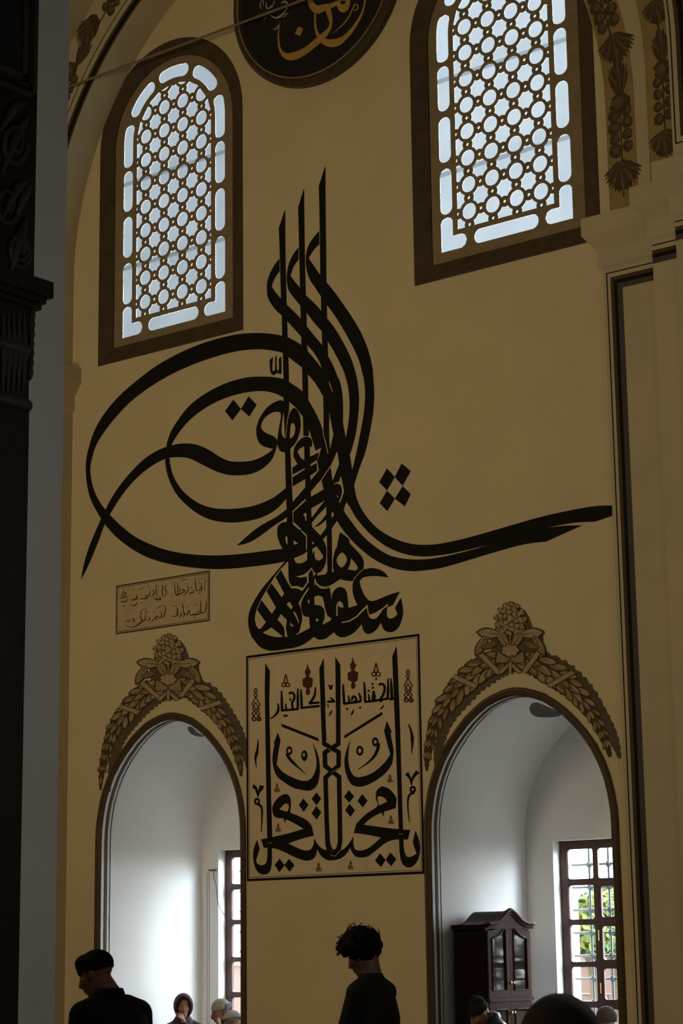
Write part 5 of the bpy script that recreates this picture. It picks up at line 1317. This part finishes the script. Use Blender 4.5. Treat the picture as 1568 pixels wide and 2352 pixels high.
# hood: a shell open at the face
for r_, (fx, ww, hh, zc) in enumerate(((-.120, .01, .01, .02), (-.112, .060, .075, .02), (-.08, .092, .112, .012), (-.03, .106, .132, .005), (.03, .104, .136, .0), (.068, .094, .128, -.002), (.082, .080, .112, -.004), (.070, .068, .098, -.006), (.03, .074, .104, -.004))):
    rows.append([hc+hf*(fx+(.030*math.sin(2*PI*k/n) if r_ > 3 else 0))+hl*ww*math.cos(2*PI*k/n)+hu*(zc+hh*math.sin(2*PI*k/n)) for k in range(n)])
vs = [p for q in rows for p in q]
sc_.add(vs, [(i*n+k, i*n+(k+1) % n, (i+1)*n+(k+1) % n, (i+1)*n+k) for i in range(len(rows)-1) for k in range(n)])
so_ = sc_.build('headscarf', SCARF, t, True)
dr = MB(); loft(dr, [(hc-hu*.105-hf*.02, .078, .085), (hc-hu*.14-hf*.03, .10, .10), (hc-hu*.19-hf*.035, .15, .12), (hc-hu*.23-hf*.035, .175, .125)], hl, hf, 22); bake(dr, 'scarf_drape', SCARF, so_, .009, 3)
# --- stooped man with a pale cap beside her
OAT = cloth('oatmeal_jumper', (0.30, 0.26, 0.21), .9); CAPM = mat('beige_cap', (0.40, 0.36, 0.29), .9, .1, .2, 30); CAPB = mat('blue_grey_cap_back', (0.22, 0.26, 0.32), .9, .1, .2, 30)
hc_m = onY(507, 2323, .78)
def arm_face(sp, f, l, u):
    wr = hc_m+f*.14+l*.03-Vector((0, 0, .15)); el = sp+f*.22-Vector((0, 0, .22)); return el, wr, (hc_m+f*.085-Vector((0, 0, .02)))-wr, l+f*.2, .35
t, K = person('elderly man with beige and blue cap under the left window, face in hand', hc_m, dirn(.25, -.95), head_face=dirn(.93, -.30), head_pitch=.32, s=1.0, pose='sit', shirt=OAT, trousers=DRK, arms={1: arm_face}, skin=SKIN_M, lean=-.05, voxel=.007, base_z=-.12)
eyes(K['hc'], K['hf'], K['hl'], K['hu'], K['s'], t)
co = cap_of(K, .106, .087, .100, .012, dz=.032, nm='cap', m=CAPM, par=t, front=-.01)
pv = MB()
for k in range(9):
    a = PI*.62+PI*.76*k/8; pv.blob(K['hc']+K['hf']*(-.014+.098*math.cos(a))+K['hl']*.082*math.sin(a)+K['hu']*(.03), (.022, .022, .034), 8, 6)
bake(pv, 'cap_back', CAPB, co, .007, 2)
# --- second seated man in a knitted skullcap in front of him
hc_k = onY(533, 2351, .30)
KNIT = mat('white_knit', (0.55, 0.56, 0.57), .95, .1, .25, 120, .4, 240)
t, K = person('seated man in white knitted skullcap with black zigzag at the left arch jamb', hc_k, dirn(.95, .1), head_face=dirn(.5, .8), head_pitch=.25, s=1.0, pose='sit', shirt=DRK, trousers=DRK, base_z=-.2, lean=-.1)
ko = cap_of(K, .110, .093, .102, .020, dz=.030, nm='skullcap', m=KNIT, par=t)
zz = [K['hc']+K['hf']*(-.012+.1135*math.cos(2*PI*k/44))+K['hl']*.0965*math.sin(2*PI*k/44)+K['hu']*(.022+(.020 if k % 2 else -.004)) for k in range(44)]
MB().tube(zz, .0042, 6, True).build('zigzag_band', BLACK, ko)
# --- man in a beanie sitting in the right alcove
hc_b = onY(1101, 2330, -.12)
LEATH = mat('black_leather', (0.016, 0.017, 0.020), .32, .6, .3, 20, .5, 18, dist=.02); BEAN = mat('black_beanie', (0.018, 0.019, 0.024), .95, .1, .2, 90, .4, 200)
t, K = person('seated man in black beanie and shiny black jacket in front of the bookcase', hc_b, dirn(.85, -.30), head_pitch=.60, s=1.0, pose='sit', shirt=LEATH, trousers=DRK, skin=SKIN_M, lean=-.45, bulk=1.05, neck=-.045, fwd=.035, hunch=.03, collar=True, voxel=.007, base_z=-.12)
eyes(K['hc'], K['hf'], K['hl'], K['hu'], K['s'], t)
def slouch(mb): mb.blob(K['hc']-K['hf']*.05+K['hu']*.115, (.07, .07, .045), 12, 8)
bo_ = cap_of(K, .108, .090, .102, .015, dz=.030, nm='beanie', m=BEAN, par=t, front=-.02, extra=slouch)
# --- the cropped head close to the camera
t, K = person('blurred close head with cropped dark hair at the bottom right, back turned', at(1286, 2438, 4.25), dirn(.20, .98), head_pitch=.10, s=1.06, shirt=BLK, trousers=DRK, skin=SKIN_T, voxel=.006)
cap_of(K, .101, .081, .0925, .045, dz=.036, nm='cropped_hair', m=STUBBLE, par=t, front=-.05, vox=.005)
# --- another sitter half hidden behind it
t, K = person('seated person with grey-brown hair by the window, mostly hidden behind the close head', onY(1391, 2343, .75), dirn(.5, .8), s=1.0, pose='sit', shirt=DRK, trousers=DRK, base_z=-.2)
cap_of(K, .108, .088, .098, .05, dz=.030, nm='hair', m=mat('grey_brown_hair', (.10, .085, .075), .8, .2, .4, 90), par=t, front=-.06)
